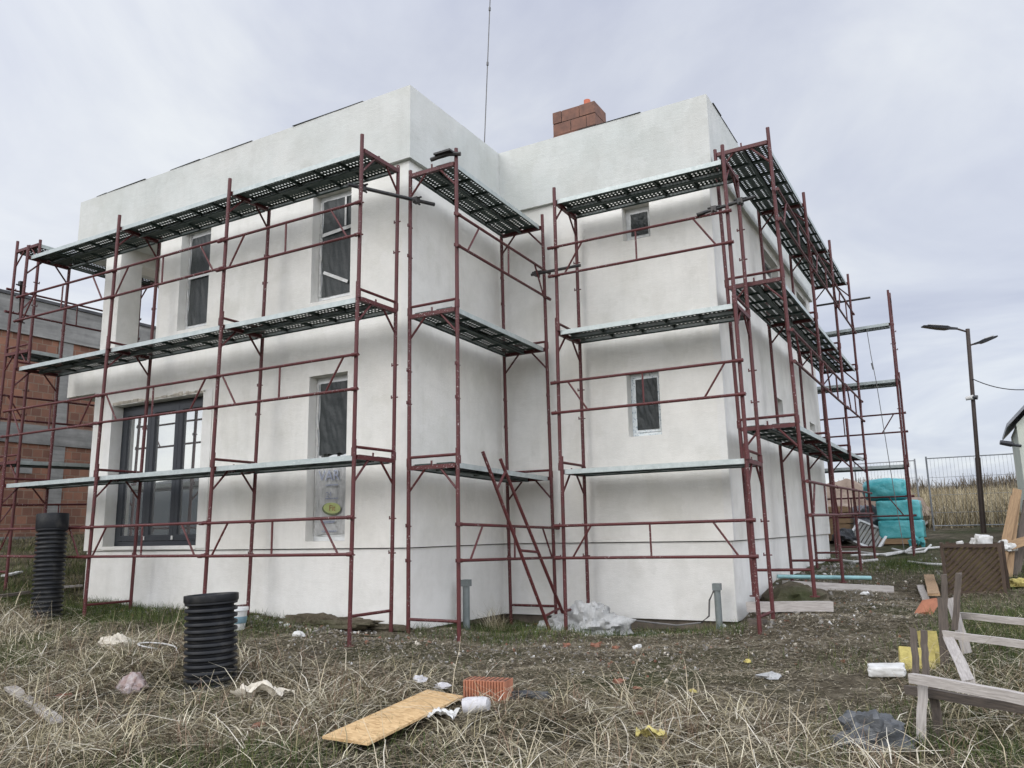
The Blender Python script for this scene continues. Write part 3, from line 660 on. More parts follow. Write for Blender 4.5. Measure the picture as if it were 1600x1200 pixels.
# ------------------------------------------------------------------ ground, hills
def graded(c, lo, hi, fine, n):
    k = np.linspace(-1, 1, n); s_ = np.sinh(k*7.)/np.sinh(7.); return c+np.where(s_ > 0, s_*(hi-c), -s_*(lo-c))
gx = graded(2.5, -900, 900, .08, 420); gy = graded(-.5, -900, 900, .08, 420)
XX, YY = np.meshgrid(gx, gy, indexing='ij'); ZZ = terr(XX.ravel(), YY.ravel()).reshape(XX.shape)
me = bpy.data.meshes.new('ground'); nx, ny = XX.shape
me.vertices.add(nx*ny); me.vertices.foreach_set('co', np.stack([XX, YY, ZZ], -1).ravel())
idx = np.arange(nx*ny).reshape(nx, ny); q = np.stack([idx[:-1, :-1], idx[1:, :-1], idx[1:, 1:], idx[:-1, 1:]], -1).reshape(-1, 4)
me.loops.add(q.size); me.loops.foreach_set('vertex_index', q.ravel()); me.polygons.add(len(q)); me.polygons.foreach_set('loop_start', np.arange(0, q.size, 4)); me.polygons.foreach_set('use_smooth', np.ones(len(q), bool))
me.update(); me.validate()
def m_ground():
    m, nt, N, L, b = nodes('site_ground')
    v = coords(nt, rnd=False)
    dirt = ramp(nt, nz(nt, v, 3.5, 8, .75), [(.32, (.05, .041, .027)), (.50, (.115, .096, .066)), (.70, (.24, .21, .155))])
    green = ramp(nt, nz(nt, v, 9, 6, .7), [(.3, (.026, .036, .012)), (.7, (.065, .074, .028))])
    c = mix(nt, ramp(nt, nz(nt, v, .45, 5, .6), [(.49, (0, 0, 0)), (.63, (.85, .85, .85))]), dirt, green)
    sp = N.new('ShaderNodeSeparateXYZ'); L.new(v, sp.inputs[0])
    hm = N.new('ShaderNodeMath'); hm.operation = 'MULTIPLY_ADD'; L.new(nz(nt, v, .8, 4), hm.inputs[0]); hm.inputs[1].default_value = 1.6
    hy = N.new('ShaderNodeMath'); hy.operation = 'MULTIPLY_ADD'; L.new(sp.outputs['Y'], hy.inputs[0]); hy.inputs[1].default_value = -.6; hy.inputs[2].default_value = -1.35; L.new(hy.outputs[0], hm.inputs[2])
    hf = ramp(nt, hm.outputs[0], [(.2, (0, 0, 0)), (.7, (.8, .8, .8))])
    c = mix(nt, hf, c, (.034, .031, .016))
    fl = ramp(nt, nz(nt, v, 55, 4, .8), [(.64, (0, 0, 0)), (.70, (.8, .8, .8))])
    c2 = mix(nt, fl, c, (.34, .31, .26))
    L.new(c2, b.inputs['Base Color']); b.inputs['Roughness'].default_value = .97; b.inputs['Specular IOR Level'].default_value = .15
    bump(nt, b, nz(nt, v, 22, 8, .75), .05)
    return m
M_GROUND = m_ground(); me.materials.append(M_GROUND); g = bpy.data.objects.new('ground', me); COL.objects.link(g); g['kind'] = 'structure'
# wooded ridge behind the photographer (seen mirrored in the patio door)
mb = MB(); vs = []; fs = []; nseg = 90
for i in range(nseg+1):
    a = R(150+i*200/nseg); rr = 260; hgt = 17+7*noise.noise(Vector((i*.11, 2, 1)))+4*noise.noise(Vector((i*.4, 5, 1)))+9*math.exp(-((i-36)/12)**2)
    for (r_, z_) in ((rr, -12), (rr+20, hgt*.6), (rr+60, hgt), (rr+160, -12)): vs.append((r_*math.cos(a), r_*math.sin(a), z_))
for i in range(nseg):
    for j in range(3): o = i*4+j; fs.append((o, o+4, o+5, o+1))
mb.add(vs, fs); structure('hills', mb, M_HILL, smooth=True)

# ------------------------------------------------------------------ grass and straw
def ribbon(name, pts, length, width, az, e0, e1, ramp_cols, twist=.4, segs=3, rough=.8):
    n = len(pts); P = np.zeros((n, segs+1, 2, 3)); p = pts.copy()
    side0 = np.stack([-np.sin(az), np.cos(az), np.zeros(n)], -1)
    for s_ in range(segs+1):
        t = s_/segs; wd = width*(1-.75*t)*.5; sd = side0+np.array([0, 0, 1])*(twist*(rng.random(n)-.5))[:, None]
        P[:, s_, 0] = p-sd*wd[:, None]; P[:, s_, 1] = p+sd*wd[:, None]
        if s_ < segs:
            e = e0+(e1-e0)*(s_+.5)/segs; st = length/segs
            p = p+np.stack([np.cos(az)*np.cos(e)*st, np.sin(az)*np.cos(e)*st, np.sin(e)*st], -1)
            az = az+rng.normal(0, .12, n)
    nv = (segs+1)*2; base = (np.arange(n)*nv)[:, None, None]
    q = np.array([[s_*2, s_*2+1, s_*2+3, s_*2+2] for s_ in range(segs)])[None]+base; q = q.reshape(-1, 4)
    me = bpy.data.meshes.new(name); me.vertices.add(n*nv); me.vertices.foreach_set('co', P.ravel())
    me.loops.add(q.size); me.loops.foreach_set('vertex_index', q.ravel().astype(np.int32)); me.polygons.add(len(q)); me.polygons.foreach_set('loop_start', np.arange(0, q.size, 4, dtype=np.int32))
    at = me.attributes.new('tint', 'FLOAT', 'POINT'); at.data.foreach_set('value', np.repeat(rng.random(n), nv))
    me.update()
    m, nt, N, L, b = nodes(name+'_fibre'); a = N.new('ShaderNodeAttribute'); a.attribute_name = 'tint'
    L.new(ramp(nt, a.outputs['Fac'], ramp_cols), b.inputs['Base Color']); b.inputs['Roughness'].default_value = rough; b.inputs['Specular IOR Level'].default_value = .25
    me.materials.append(m); o = bpy.data.objects.new(name, me); COL.objects.link(o); o['kind'] = 'stuff'
    return o
def vn(x, y, s): return .5+.25*(np.sin(x*s+1.3*np.sin(y*s*.7+2))+np.sin(y*s*1.1+1.7*np.sin(x*s*.6)))
PATH = np.array([(-3.2, -.75), (-1, -.85), (1, -.7), (2.6, .1), (4.1, .7), (4.9, 2.4), (5.0, 5), (4.8, 9), (4.9, 13)])
def pathd(x, y):
    d = np.full(len(x), 1e9)
    for a, b_ in zip(PATH[:-1], PATH[1:]):
        ab = b_-a; t = np.clip(((x-a[0])*ab[0]+(y-a[1])*ab[1])/(ab@ab), 0, 1); d = np.minimum(d, np.hypot(x-a[0]-t*ab[0], y-a[1]-t*ab[1]))
    return d
def inside(x, y):
    h = ((x > XL+.02) & (x < XS) & (y > YF+.03)) | ((x > XS-.1) & (x < XR) & (y > YR+.03) & (y < YB)); n_ = (x < XN+.1) & (y > -3.7) & (y < 16.2)
    return h | n_
OSBC = [Vector((0, 0, 0))]*4
def in_view(x, y, m=.12):
    d = np.stack([x, y, terr(x, y)+.1], -1)-CAM; z = d@FF; u = d@RR/np.maximum(z, .1)*FPX/800; v = d@UU/np.maximum(z, .1)*FPX/600
    return (z > .3) & (np.abs(u) < 1+m) & (v > -1.25) & (v < 1.1)
def scatter(n, x0, x1, y0, y1, prob, view=True):
    out = []; tot = 0
    while tot < n:
        x = rng.uniform(x0, x1, 60000); y = rng.uniform(y0, y1, 60000)
        k = (rng.random(60000) < prob(x, y)) & ~inside(x, y); x, y = x[k], y[k]
        if view: k = in_view(x, y, .55); x, y = x[k], y[k]
        out.append(np.stack([x, y], -1)); tot += len(x)
        if len(out) > 150: break
    a = np.concatenate(out)[:n]; return np.column_stack([a, terr(a[:, 0], a[:, 1])])
STRAW = [(0, (.06, .052, .028)), (.3, (.19, .16, .09)), (.6, (.35, .305, .19)), (.85, (.54, .485, .335)), (1, (.68, .63, .48))]
osb_pts = [G(503, 1168), G(575, 1179), G(724, 1102), G(668, 1092)]
def osb_mask(x, y):
    pts = [(p.x, p.y) for p in osb_pts]; ins = np.ones(len(x), bool); sg = None
    for i in range(4):
        (ax, ay), (bx, by) = pts[i], pts[(i+1) % 4]; c = (bx-ax)*(y-ay)-(by-ay)*(x-ax)
        s_ = np.sign((bx-ax)*(pts[(i+2) % 4][1]-ay)-(by-ay)*(pts[(i+2) % 4][0]-ax)); ins &= (c*s_ > -.02)
    return ins
def p_straw(x, y):
    d = pathd(x, y); f = np.clip((d-.45)/.9, 0, 1); clump = np.clip(vn(x, y, 2.1)*1.5-.15, .12, 1)
    front = np.clip((-.9-y)/1.0, 0, 1); leftw = np.clip((-1.5-x)/3, 0, 1)*np.clip((-.9-y)/.6, 0, 1); rightw = np.clip((x-5.2)/.6, 0, 1)*np.clip((3.5-y)/3, .06, 1)
    w = np.maximum(np.maximum(front, leftw), rightw)*f*clump
    return np.where(osb_mask(x, y), .03*w, w)
cc = scatter(1900, -10, 11, -5.5, 6, p_straw); nc = len(cc); per = rng.integers(8, 34, nc); ci = np.repeat(np.arange(nc), per); n = len(ci)
sg = rng.uniform(.05, .20, nc)[ci]; xy = cc[ci, :2]+rng.normal(0, 1, (n, 2))*sg[:, None]; keep = ~inside(xy[:, 0], xy[:, 1]) & ~osb_mask(xy[:, 0], xy[:, 1]); xy, ci = xy[keep], ci[keep]; n = len(ci)
p = np.column_stack([xy, terr(xy[:, 0], xy[:, 1])]); lc_ = rng.uniform(.12, .42, nc)[ci]; caz = rng.uniform(0, 6.28, nc)[ci]; up = rng.uniform(4, 50, nc)[ci]
ribbon('dry_straw', p, lc_*rng.uniform(.5, 1.35, n), rng.uniform(.004, .0095, n), caz+rng.normal(0, .75, n), R(1)*np.clip(up+rng.normal(0, 16, n), 2, 85), R(1)*rng.uniform(-55, 15, n), STRAW)
p = scatter(18000, -10, 11, -5.5, 6, p_straw); n = len(p)
ribbon('loose_straw', p, rng.gamma(3., .09, n).clip(.08, .7), rng.uniform(.0035, .008, n), rng.uniform(0, 6.28, n), R(1)*(4+50*rng.random(n)**1.9), R(1)*rng.uniform(-45, 10, n), STRAW)
# dead brown weeds with seed heads
p = scatter(420, -9, 8, -5, 3, lambda x, y: p_straw(x, y)**.7); pp_ = np.repeat(p, 9, 0)+np.column_stack([rng.normal(0, .035, (len(p)*9, 2)), np.zeros(len(p)*9)]); n = len(pp_)
ribbon('dead_weeds', pp_, rng.uniform(.12, .34, n), rng.uniform(.004, .010, n), rng.uniform(0, 6.28, n), R(1)*rng.uniform(40, 88, n), R(1)*rng.uniform(-30, 60, n), [(0, (.06, .04, .025)), (.5, (.15, .10, .065)), (1, (.28, .20, .14))])
# matted chaff under it and over the trodden path
def p_chaff(x, y): return np.where(osb_mask(x, y), .02, np.clip(.25+.6*vn(x, y, 3.3)+.5*np.clip(1.3-pathd(x, y), 0, 1), 0, 1)*np.clip(1.25-np.maximum(y, 0)*.11, .2, 1))
p = scatter(190000, -9, 10, -5.3, 8, p_chaff); n = len(p)
ribbon('straw_chaff', p+np.array([0, 0, .014]), rng.uniform(.03, .14, n), rng.uniform(.004, .009, n), rng.uniform(0, 6.28, n), R(1)*rng.uniform(-2, 22, n), R(1)*rng.uniform(-22, 6, n),
       [(0, (.07, .055, .032)), (.45, (.17, .14, .09)), (.8, (.32, .275, .19)), (1, (.55, .50, .39))], segs=2)
p = scatter(52000, -10, 11, -5.5, 6, p_straw); n = len(p)
ribbon('matted_straw', p+np.array([0, 0, .02]), rng.uniform(.08, .30, n), rng.uniform(.004, .009, n), rng.uniform(0, 6.28, n), R(1)*rng.uniform(0, 22, n), R(1)*rng.uniform(-24, 4, n), [(0, (.06, .045, .025)), (.4, (.14, .108, .065)), (.8, (.25, .205, .135)), (1, (.42, .37, .26))], segs=2)
# green tufts
def p_green(x, y):
    t = np.clip(vn(x, y, 1.25)*2.4-1.15, 0, 1)*np.clip(vn(x+9, y-3, 3.7)*1.6-.2, .05, 1)
    wall = np.exp(-((y+.6)/.6)**2)*np.clip((-.6-x)/1.5, 0, 1)*.9+.5*np.exp(-((y-1.75)/.35)**2)*((x > .2) & (x < 3.6)); rg = np.clip((x-5.35)/.4, 0, 1)*np.clip((y+1.2)/.6, 0, 1)*np.clip((5-y)/3, 0, 1)
    rt = np.exp(-((x-4.9)/.5)**2-((y-8.3)/1.2)**2)
    return np.clip(.85*t*np.clip(pathd(x, y)/1.1-.12, .06, 1)+wall+rg*.9+rt, 0, 1)
p = scatter(100000, -12, 12, -5.5, 12, p_green); n = len(p)
ribbon('green_grass', p, rng.uniform(.05, .17, n), rng.uniform(.003, .006, n), rng.uniform(0, 6.28, n), R(1)*rng.uniform(50, 88, n), R(1)*rng.uniform(-10, 60, n),
       [(0, (.02, .038, .009)), (.5, (.045, .075, .016)), (.85, (.09, .115, .03)), (1, (.19, .17, .07))])
# tall standing stalks
p = scatter(700, -9, 8, -5, 4, lambda x, y: p_straw(x, y)**1.5); n = len(p)
ribbon('standing_stalks', p, rng.uniform(.3, .62, n), rng.uniform(.004, .0075, n), rng.uniform(0, 6.28, n), R(1)*rng.uniform(35, 88, n), R(1)*rng.uniform(-20, 70, n), [(0, (.30, .24, .15)), (.6, (.44, .37, .25)), (1, (.58, .51, .37))])
p = scatter(26000, -15, -6, -2.5, 9, lambda x, y: np.full(len(x), .9)); n = len(p)
ribbon('yard_grass', p, rng.uniform(.06, .2, n), rng.uniform(.006, .012, n), rng.uniform(0, 6.28, n), R(1)*rng.uniform(30, 85, n), R(1)*rng.uniform(-20, 50, n), [(0, (.04, .05, .018)), (.5, (.10, .095, .04)), (1, (.25, .21, .12))], segs=2)
p = scatter(3000, -8, 10, -5, 1.5, lambda x, y: p_straw(x, y)); n = len(p)
ribbon('fallen_stalks', p+np.array([0, 0, .05]), rng.uniform(.3, .85, n), rng.uniform(.005, .0105, n), rng.uniform(0, 6.28, n), R(1)*rng.uniform(2, 38, n), R(1)*rng.uniform(-28, 6, n), [(0, (.26, .22, .15)), (.6, (.46, .41, .31)), (1, (.64, .60, .50))])
# far meadow of tall dry grass, and the brush on the crest
p = scatter(46000, -4, 26, 16.1, 46, lambda x, y: np.clip(1.2-(y-15)/45, .3, 1)); n = len(p)
ribbon('meadow_grass', p, rng.uniform(.35, .85, n), rng.uniform(.012, .03, n), rng.uniform(0, 6.28, n), R(1)*rng.uniform(60, 89, n), R(1)*rng.uniform(10, 80, n), [(0, (.16, .13, .075)), (.5, (.30, .25, .155)), (1, (.42, .36, .235))], segs=2)
p = scatter(30000, -4, 30, 36, 52, lambda x, y: np.clip(vn(x, y, .6)*1.4, .25, 1)); n = len(p)
ribbon('crest_brush', p, rng.uniform(.35, 1.1, n)*np.clip(vn(p[:, 0], p[:, 1], .9)*1.6, .4, 1.3), rng.uniform(.03, .08, n), rng.uniform(0, 6.28, n), R(1)*rng.uniform(55, 89, n), R(1)*rng.uniform(20, 88, n), [(0, (.055, .045, .032)), (.5, (.11, .088, .06)), (1, (.21, .17, .115))], segs=2)

def lump(rx, ry, rz, seed, rough=.35, n=20, flat=True, fr=1.6):
    mb = MB(); vs = []; fs = []
    for j in range(n+1):
        th = math.pi*j/n
        for i in range(2*n):
            ph = math.pi*i/n; d = Vector((math.sin(th)*math.cos(ph), math.sin(th)*math.sin(ph), math.cos(th)))
            k = 1+rough*noise.noise(d*fr+Vector((seed, seed*2, 1)))+rough*.5*noise.noise(d*fr*2.7+Vector((seed, 3, seed)))+rough*.22*noise.noise(d*fr*7+Vector((1, seed, 5)))
            z = d.z*rz*k
            if flat and z < -.25*rz: z = -.25*rz
            vs.append((d.x*rx*k, d.y*ry*k, z))
    for j in range(n):
        for i in range(2*n): fs.append((j*2*n+i, j*2*n+(i+1) % (2*n), (j+1)*2*n+(i+1) % (2*n), (j+1)*2*n+i))
    return mb.add(vs, fs)
# rubble: chips of plaster, clay and stone along the wall foot and on the path
RUB = MB()
def chip(mb, p, s, mi):
    q = Euler((random.uniform(0, 6), random.uniform(0, 6), random.uniform(0, 6))).to_matrix()
    d = (s*random.uniform(.6, 1.4), s*random.uniform(.4, 1), s*random.uniform(.25, .6)); vs = []
    for x in (-1, 1):
        for y in (-1, 1):
            for z in (-1, 1): vs.append(p+q@Vector((x*d[0]*random.uniform(.6, 1)/2, y*d[1]*random.uniform(.6, 1)/2, z*d[2]*random.uniform(.6, 1)/2)))
    mb.add(vs, [(0, 1, 3, 2), (4, 6, 7, 5), (0, 4, 5, 1), (2, 3, 7, 6), (0, 2, 6, 4), (1, 5, 7, 3)], mi)
def rub_line(a, b_, w, n, s0, s1):
    for _ in range(n):
        t_ = random.random(); x = a[0]+(b_[0]-a[0])*t_+random.gauss(0, w); y = a[1]+(b_[1]-a[1])*t_+random.gauss(0, w)
        if bool(inside(np.array([x]), np.array([y]))[0]): continue
        chip(RUB, Vector((x, y, tz(x, y)+.004)), random.uniform(s0, s1)*random.choice((.6, .8, 1, 1.5)), random.choice((0, 0, 0, 0, 0, 0, 0, 1, 2, 3)))
BANK = lump(.42, .95, .24, 8.3, .3, 24); solo('soil_bank', BANK, M_GROUND, 'grey brown soil bank at the foot of the side wall', 'soil heap', None, True, (3.78, 3.75, tz(3.78, 3.75)-.03), (0, 0, .1))
for k, (x, y, a, b_, c_) in enumerate(((-1.1, -.12, .95, .22, .12), (-3.2, -.05, .8, .16, .08), (-.2, -.28, .5, .2, .07))):
    solo('soil_bank', lump(a, b_, c_, 3.1+k*2.7, .5, 28, fr=2.6), M_GROUND, ('dark soil bank under the tall windows', 'low soil bank by the patio door end of the long wall', 'low soil bank at the projecting front corner')[k], 'soil heap', 'soil banks at the wall foot', True, (x, y, tz(x, y)-.03), (0, 0, .05*k))
rub_line((-6.6, -.25), (0, -.3), .14, 500, .015, .05); rub_line((-2.4, -.3), (.2, -.35), .16, 420, .015, .055); rub_line((.2, 2.2), (3.3, 2.1), .13, 420, .015, .055)
rub_line((3.55, 1.9), (3.9, 10), .25, 500, .02, .06); rub_line((-1, -.8), (3.5, .6), .6, 2200, .01, .034); rub_line((4.0, .6), (5, 5), .55, 900, .01, .03); rub_line((4.3, .5), (5, 10), .5, 700, .015, .045); rub_line((.3, .2), (1, 2), .4, 200, .012, .04)
rub_line((-3, -2.3), (5, -1.8), .8, 260, .012, .04)
M_CHG = simple('grey_stone_chip', (.24, .225, .20), (.14, .13, .115), 30, .95)
o = structure('rubble', RUB, [M_CHG, M_WHITE, M_CREAM, M_SHARD], 'stuff')

# ------------------------------------------------------------------ single objects on the ground
def basis(a, b_, up=Vector((0, 0, 1))):
    x = (b_-a).normalized(); z = (up-x*up.dot(x)).normalized(); y = z.cross(x); return Matrix((x, y, z)).transposed()
def board_mesh(name, ln, w, t_, mat):
    mb = MB(); k = 7; vs = []; fs = []
    for i in range(k+1):
        x = ln*i/k; dy = random.uniform(-.004, .004); dz = random.uniform(-.003, .003)
        for y, z in ((-w/2, -t_/2), (w/2, -t_/2), (w/2, t_/2), (-w/2, t_/2)): vs.append((x+(random.uniform(-.012, .012) if i in (0, k) else 0), y+dy, z+dz))
    for i in range(k):
        for j in range(4): fs.append((i*4+j, i*4+(j+1) % 4, (i+1)*4+(j+1) % 4, (i+1)*4+j))
    fs += [(3, 2, 1, 0), tuple(k*4+j for j in range(4))]; mb.add(vs, fs); return mb.mesh(name, mat)
def board(name, a, b_, w, t_, mat, parent=None, up=Vector((0, 0, 1)), label=None, cat=None, group=None):
    a, b_ = Vector(a), Vector(b_)
    o = bpy.data.objects.new(name, board_mesh(name, (b_-a).length, w, t_, mat)); COL.objects.link(o)
    Mx = Matrix.Translation(a)@basis(a, b_, up).to_4x4()
    if parent: o.parent = parent; o.matrix_basis = Matrix.Translation(-parent.location)@Mx
    else:
        o.matrix_basis = Mx; o['label'] = label; o['category'] = cat
        if group: o['group'] = group
    return o
def softbox(sx, sy, sz, seed, bulge=.05, n=14, e=9.):
    mb = MB()
    for ax in range(3):
        for sg in (-1, 1):
            vs = []; fs = []
            for j in range(n+1):
                for i in range(n+1):
                    a, b_ = math.sin((i/n-.5)*math.pi), math.sin((j/n-.5)*math.pi); p = [0, 0, 0]; p[ax] = sg; p[(ax+1) % 3] = a; p[(ax+2) % 3] = b_*sg
                    d = Vector(p).normalized(); k = (abs(d.x)**e+abs(d.y)**e+abs(d.z)**e)**(-1/e)*(1+bulge*noise.noise(d*2.5+Vector((seed, 1, 2)))+bulge*.6*noise.noise(d*7+Vector((seed, 4, 2))))
                    vs.append((d.x*k*sx/2, d.y*k*sy/2, d.z*k*sz/2+sz/2))
            for j in range(n):
                for i in range(n): q_ = j*(n+1)+i; fs.append((q_, q_+1, q_+n+2, q_+n+1))
            mb.add(vs, fs)
    return mb
def put(name, mb, mat, px, py, label, cat, dz=0., rot=(0, 0, 0), smooth=True, group=None):
    p = G(px, py); return solo(name, mb, mat, label, cat, group, smooth, (p.x, p.y, p.z+dz), rot)
# black corrugated pipes
def corrugated(loc, r, h, tilt, lbl, ch=.16):
    t_ = thing('corrugated_pipe', lbl, 'pipe', loc, 'black corrugated pipes standing on end', tilt)
    prof = [(r*.80, -.35), (r*.93, -.3)]; z = -.3; pit = .062
    while z < h-ch:
        prof += [(r*.85, z+.002), (r*.85, z+.018), (r*.975, z+.024), (r, z+.031), (r, z+.049), (r*.975, z+.057)]; z += pit
    prof += [(r*.9, z+.004), (r*.9, z+.02)]
    mb = MB(); mb.lathe(prof, 48); part('shell', mb, M_BLK, t_, True, local=True)
    mb = MB(); mb.lathe([(r*.9, h-ch), (r*1.02, h-ch+.008), (r*1.04, h-ch+.02), (r*1.04, h-.012), (r*1.03, h), (r*.92, h), (r*.86, h-.02), (r*.86, h-.5), (0, h-.5)], 48); part('collar', mb, M_BLK, t_, True, local=True)
g1 = G(329, 1068); corrugated((g1.x, g1.y, g1.z), .238, onY(329, 928, g1.y).z-g1.z, (R(1), R(-2), 0), 'shorter black corrugated pipe standing upright in the straw', .075)
g2 = G(72, 968); corrugated((g2.x, g2.y, g2.z), .20, onY(75, 803, g2.y).z-g2.z, (R(-1), R(-3.5), 0), 'taller black corrugated pipe standing near the house end', .22)
# bucket behind the pipe
pb = G(369, 986); bk = thing('bucket', 'white plastic bucket standing behind the shorter black pipe', 'bucket', pb)
mb = MB(); mb.lathe([(0, .01), (.10, .01), (.125, .27), (.118, .27), (.095, .02)], 24, pb); part('body', mb, M_WHITE, bk, True)
mb = MB(); mb.lathe([(.125, .235), (.137, .24), (.137, .275), (.125, .28)], 24, pb); part('rim', mb, M_PVC, bk, True)
mb = MB(); mb.lathe([(.1135, .09), (.1155, .095), (.1225, .165), (.1205, .17)], 24, pb); part('print_band', mb, simple('blue_band', (.10, .18, .22), (.14, .22, .25)), bk, True)
# osb offcut
c = (osb_pts[0]+osb_pts[1]+osb_pts[2]+osb_pts[3])/4
mb = MB(); vs = [tuple(q_+Vector((0, 0, .075+.0*i))) for i, q_ in enumerate(osb_pts)]; vs2 = [(x, y, z-.018) for x, y, z in vs]
mb.add(vs+vs2, [(0, 1, 2, 3), (7, 6, 5, 4), (0, 4, 5, 1), (1, 5, 6, 2), (2, 6, 7, 3), (3, 7, 4, 0)])
solo('board', mb, M_OSB, 'pointed chipboard offcut lying in the straw by the brick', 'board', off=tuple(c))
# hollow clay block standing in the straw
pbk = G(757, 1101); wv = (G(790, 1101)-G(725, 1101)); yaw = math.atan2(wv.y, wv.x); hgt = onY(757, 1064, pbk.y).z-pbk.z
bt = thing('clay_block', 'ribbed orange hollow clay block standing in the straw', 'brick', pbk, None, (0, 0, yaw+.06))
mb = MB(); bw_ = wv.length*.5; nr = 15
prof = []
for k in range(nr):
    x0 = -bw_+2*bw_*k/nr; st = 2*bw_/nr; prof += [(x0, .004), (x0+st*.2, -.012), (x0+st*.7, -.012), (x0+st*.9, .004)]
top = prof+[(bw_, .19), (-bw_, .19)]
mb.prism(top, -.03, hgt); part('shell', mb, M_CLAY, bt, local=True)
mb = MB()
for k in range(9):
    x0 = -bw_+2*bw_*(k+.3)/9
    for j in range(4): mb.box(x0, .018+j*.043, hgt+.001, x0+2*bw_/9*.5, .045+j*.043, hgt+.002)
part('hole_shade', mb, simple('clay_hole_shade', (.05, .02, .012), (.035, .015, .01)), bt, local=True)  # dark patches on the solid top, painting the shade inside the hollows
# cups, papers and other litter, each where it lies
pc = G(744, 1118); mb = MB(); mb.tube([(-.10, 0, 0), (-.06, 0, .004), (.06, .01, .002), (.10, .0, 0)], [.062, .066, .058, .05], 18)
solo('cup', mb, M_PAPER, 'crushed pale grey paper cup lying in front of the clay block', 'cup', None, True, (pc.x, pc.y, pc.z+.075), (R(8), R(-6), yaw+.25))
def sheet(sx, sy, amp, seed, n=14):
    mb = MB(); vs = []; fs = []
    for j in range(n+1):
        for i in range(n+1):
            u, v = i/n-.5, j/n-.5; e = 1+.25*noise.noise(Vector((u*3, v*3, seed+7)))
            z = amp*(noise.noise(Vector((u*3.2+seed, v*3.2, seed)))+.5*noise.noise(Vector((u*8, v*8+seed, 2)))+.6)
            vs.append((u*sx*e, v*sy*e, z))
    for j in range(n):
        for i in range(n): a = j*(n+1)+i; fs.append((a, a+1, a+n+2, a+n+1))
    return mb.add(vs, fs)
put('paper_scrap', sheet(.24, .15, .06, 3.1), M_WHITE, 694, 1130, 'crumpled white paper beside the chipboard offcut', 'litter', .04)
put('plastic_scrap', lump(.17, .07, .05, 4.4, .6), M_BAG, 826, 1095, 'flattened black plastic piece behind the clay block end', 'litter', .03, (0, 0, .3))
put('plastic_tube_shell', sheet(.46, .2, .09, 6.3), M_CREAM, 408, 1097, 'torn cream plastic shell lying near the shorter black pipe', 'litter', .05, (0, 0, .25))
put('plaster_lump', lump(.20, .11, .09, 7.7, .5), M_CREAM, 180, 1010, 'cream lump of plaster in the dry grass near the taller pipe', 'rubble lump', .02, (0, 0, .2))
put('plaster_lump', lump(.14, .11, .11, 2.7, .45, fr=1.2), simple('mottled_lump', (.36, .32, .31), (.22, .14, .12), 14, .9, 0, .01), 206, 1080, 'mottled grey lump with reddish edge in the straw', 'rubble lump', .02)
put('foam_slab', softbox(.30, .17, .09, 1.2, .10, 10, 9.), M_WHITE, 1387, 1060, 'white foam slab lying before the yellow wool', 'foam piece', .02, (R(6), R(-4), .1))
put('black_bag', lump(.27, .18, .19, 9.4, .55), M_BAGG, 1366, 1168, 'dark grey plastic bag lying in straw by the wooden leg', 'bag', .05, (0, 0, .2))
put('wool_slab', sheet(.2, .16, .05, 8.8), M_YEL, 1020, 1178, 'pale yellow wool slab half hidden in straw at the bottom edge', 'insulation', .1, (R(-25), 0, .3))
p0 = G(1395, 1020)
for k, (px, py, w_, h_, rz) in enumerate(((1434, 1048, .30, .20, .2), (1457, 1045, .15, .34, .5))):
    q_ = G(px, py); mb = MB(); mb.box(-w_/2, -.04, -.03, w_/2, .04, h_)
    solo('wool_slab', mb, M_YEL, ('low yellow wool slab leaning behind the short pickets', 'upright yellow wool slab against the dark broken post')[k], 'insulation', None, False, q_, (R(-14), R(4), rz))
# plastic heap in the recess
pp = G(915, 990)
solo('plastic_heap', lump(.48, .28, .27, 5.5, .55, 40, fr=1.7), M_SHEET, 'heap of milky plastic sheeting in the recess below small windows', 'plastic sheeting', None, True, (pp.x, pp.y+.1, pp.z+.06), (0, 0, .25))
pp = G(864, 984); solo('plastic_scrap', lump(.22, .12, .08, 3.3, .5), M_SHEET, 'small milky plastic scrap at the foot of the leaning frame', 'litter', None, True, (pp.x, pp.y, pp.z+.02))
for (px, py, s_, ma, lb) in ((930, 1012, .10, M_CLAY, 'flat broken clay shard on the path below the plastic heap'), (885, 1012, .09, M_CLAY, 'reddish clay shard on the path before the leaning frame'), (962, 1016, .08, M_CLAY, 'orange clay shard beside the flat shard on the path'),
        (966, 1070, .09, M_CLAY, 'red clay shard in the straw right of the clay block'), (995, 1080, .05, M_CLAY, 'small bright orange shard in dark straw'), (1001, 1120, .07, M_CLAY, 'orange shard low in the straw above the yellow slab'),
        (1083, 1085, .06, M_YEL, 'small yellow foam crumb in the middle straw'), (1168, 1037, .07, M_YEL, 'yellow foam crumb at the edge of the trodden path'), (997, 1015, .11, M_WHITE, 'white plaster flake on the path'), (538, 1100, .06, M_WHITE, 'white flake in the straw left of the chipboard'),
        (655, 1066, .12, M_PAPER, 'grey crumpled wrapper behind the chipboard'), (690, 1078, .1, M_PAPER, 'pale crumpled wrapper touching the chipboard end'), (467, 995, .12, M_WHITE, 'white flake in green grass near the tall window'), (1205, 1062, .13, M_SHEET, 'transparent grey wrapper in the straw below the path'),
        (405, 1140, .08, M_CLAY, 'orange shard left of the torn cream shell'), (100, 1092, .08, M_CLAY, 'brown orange shard in straw below the taller pipe'), (1352, 930, .1, M_WHITE, 'white flake beside the timber at the side wall'), (1250, 930, .14, M_WHITE, 'white plaster lump between the two timbers')):
    put('shard', lump(s_*.8, s_*.5, s_*.32, px*.01, .9, 5, fr=2.4), M_SHARD if ma is M_CLAY else ma, px, py, lb, 'shard', .02, (0, 0, px*.7 % 3), False, 'shards and flakes on the ground')
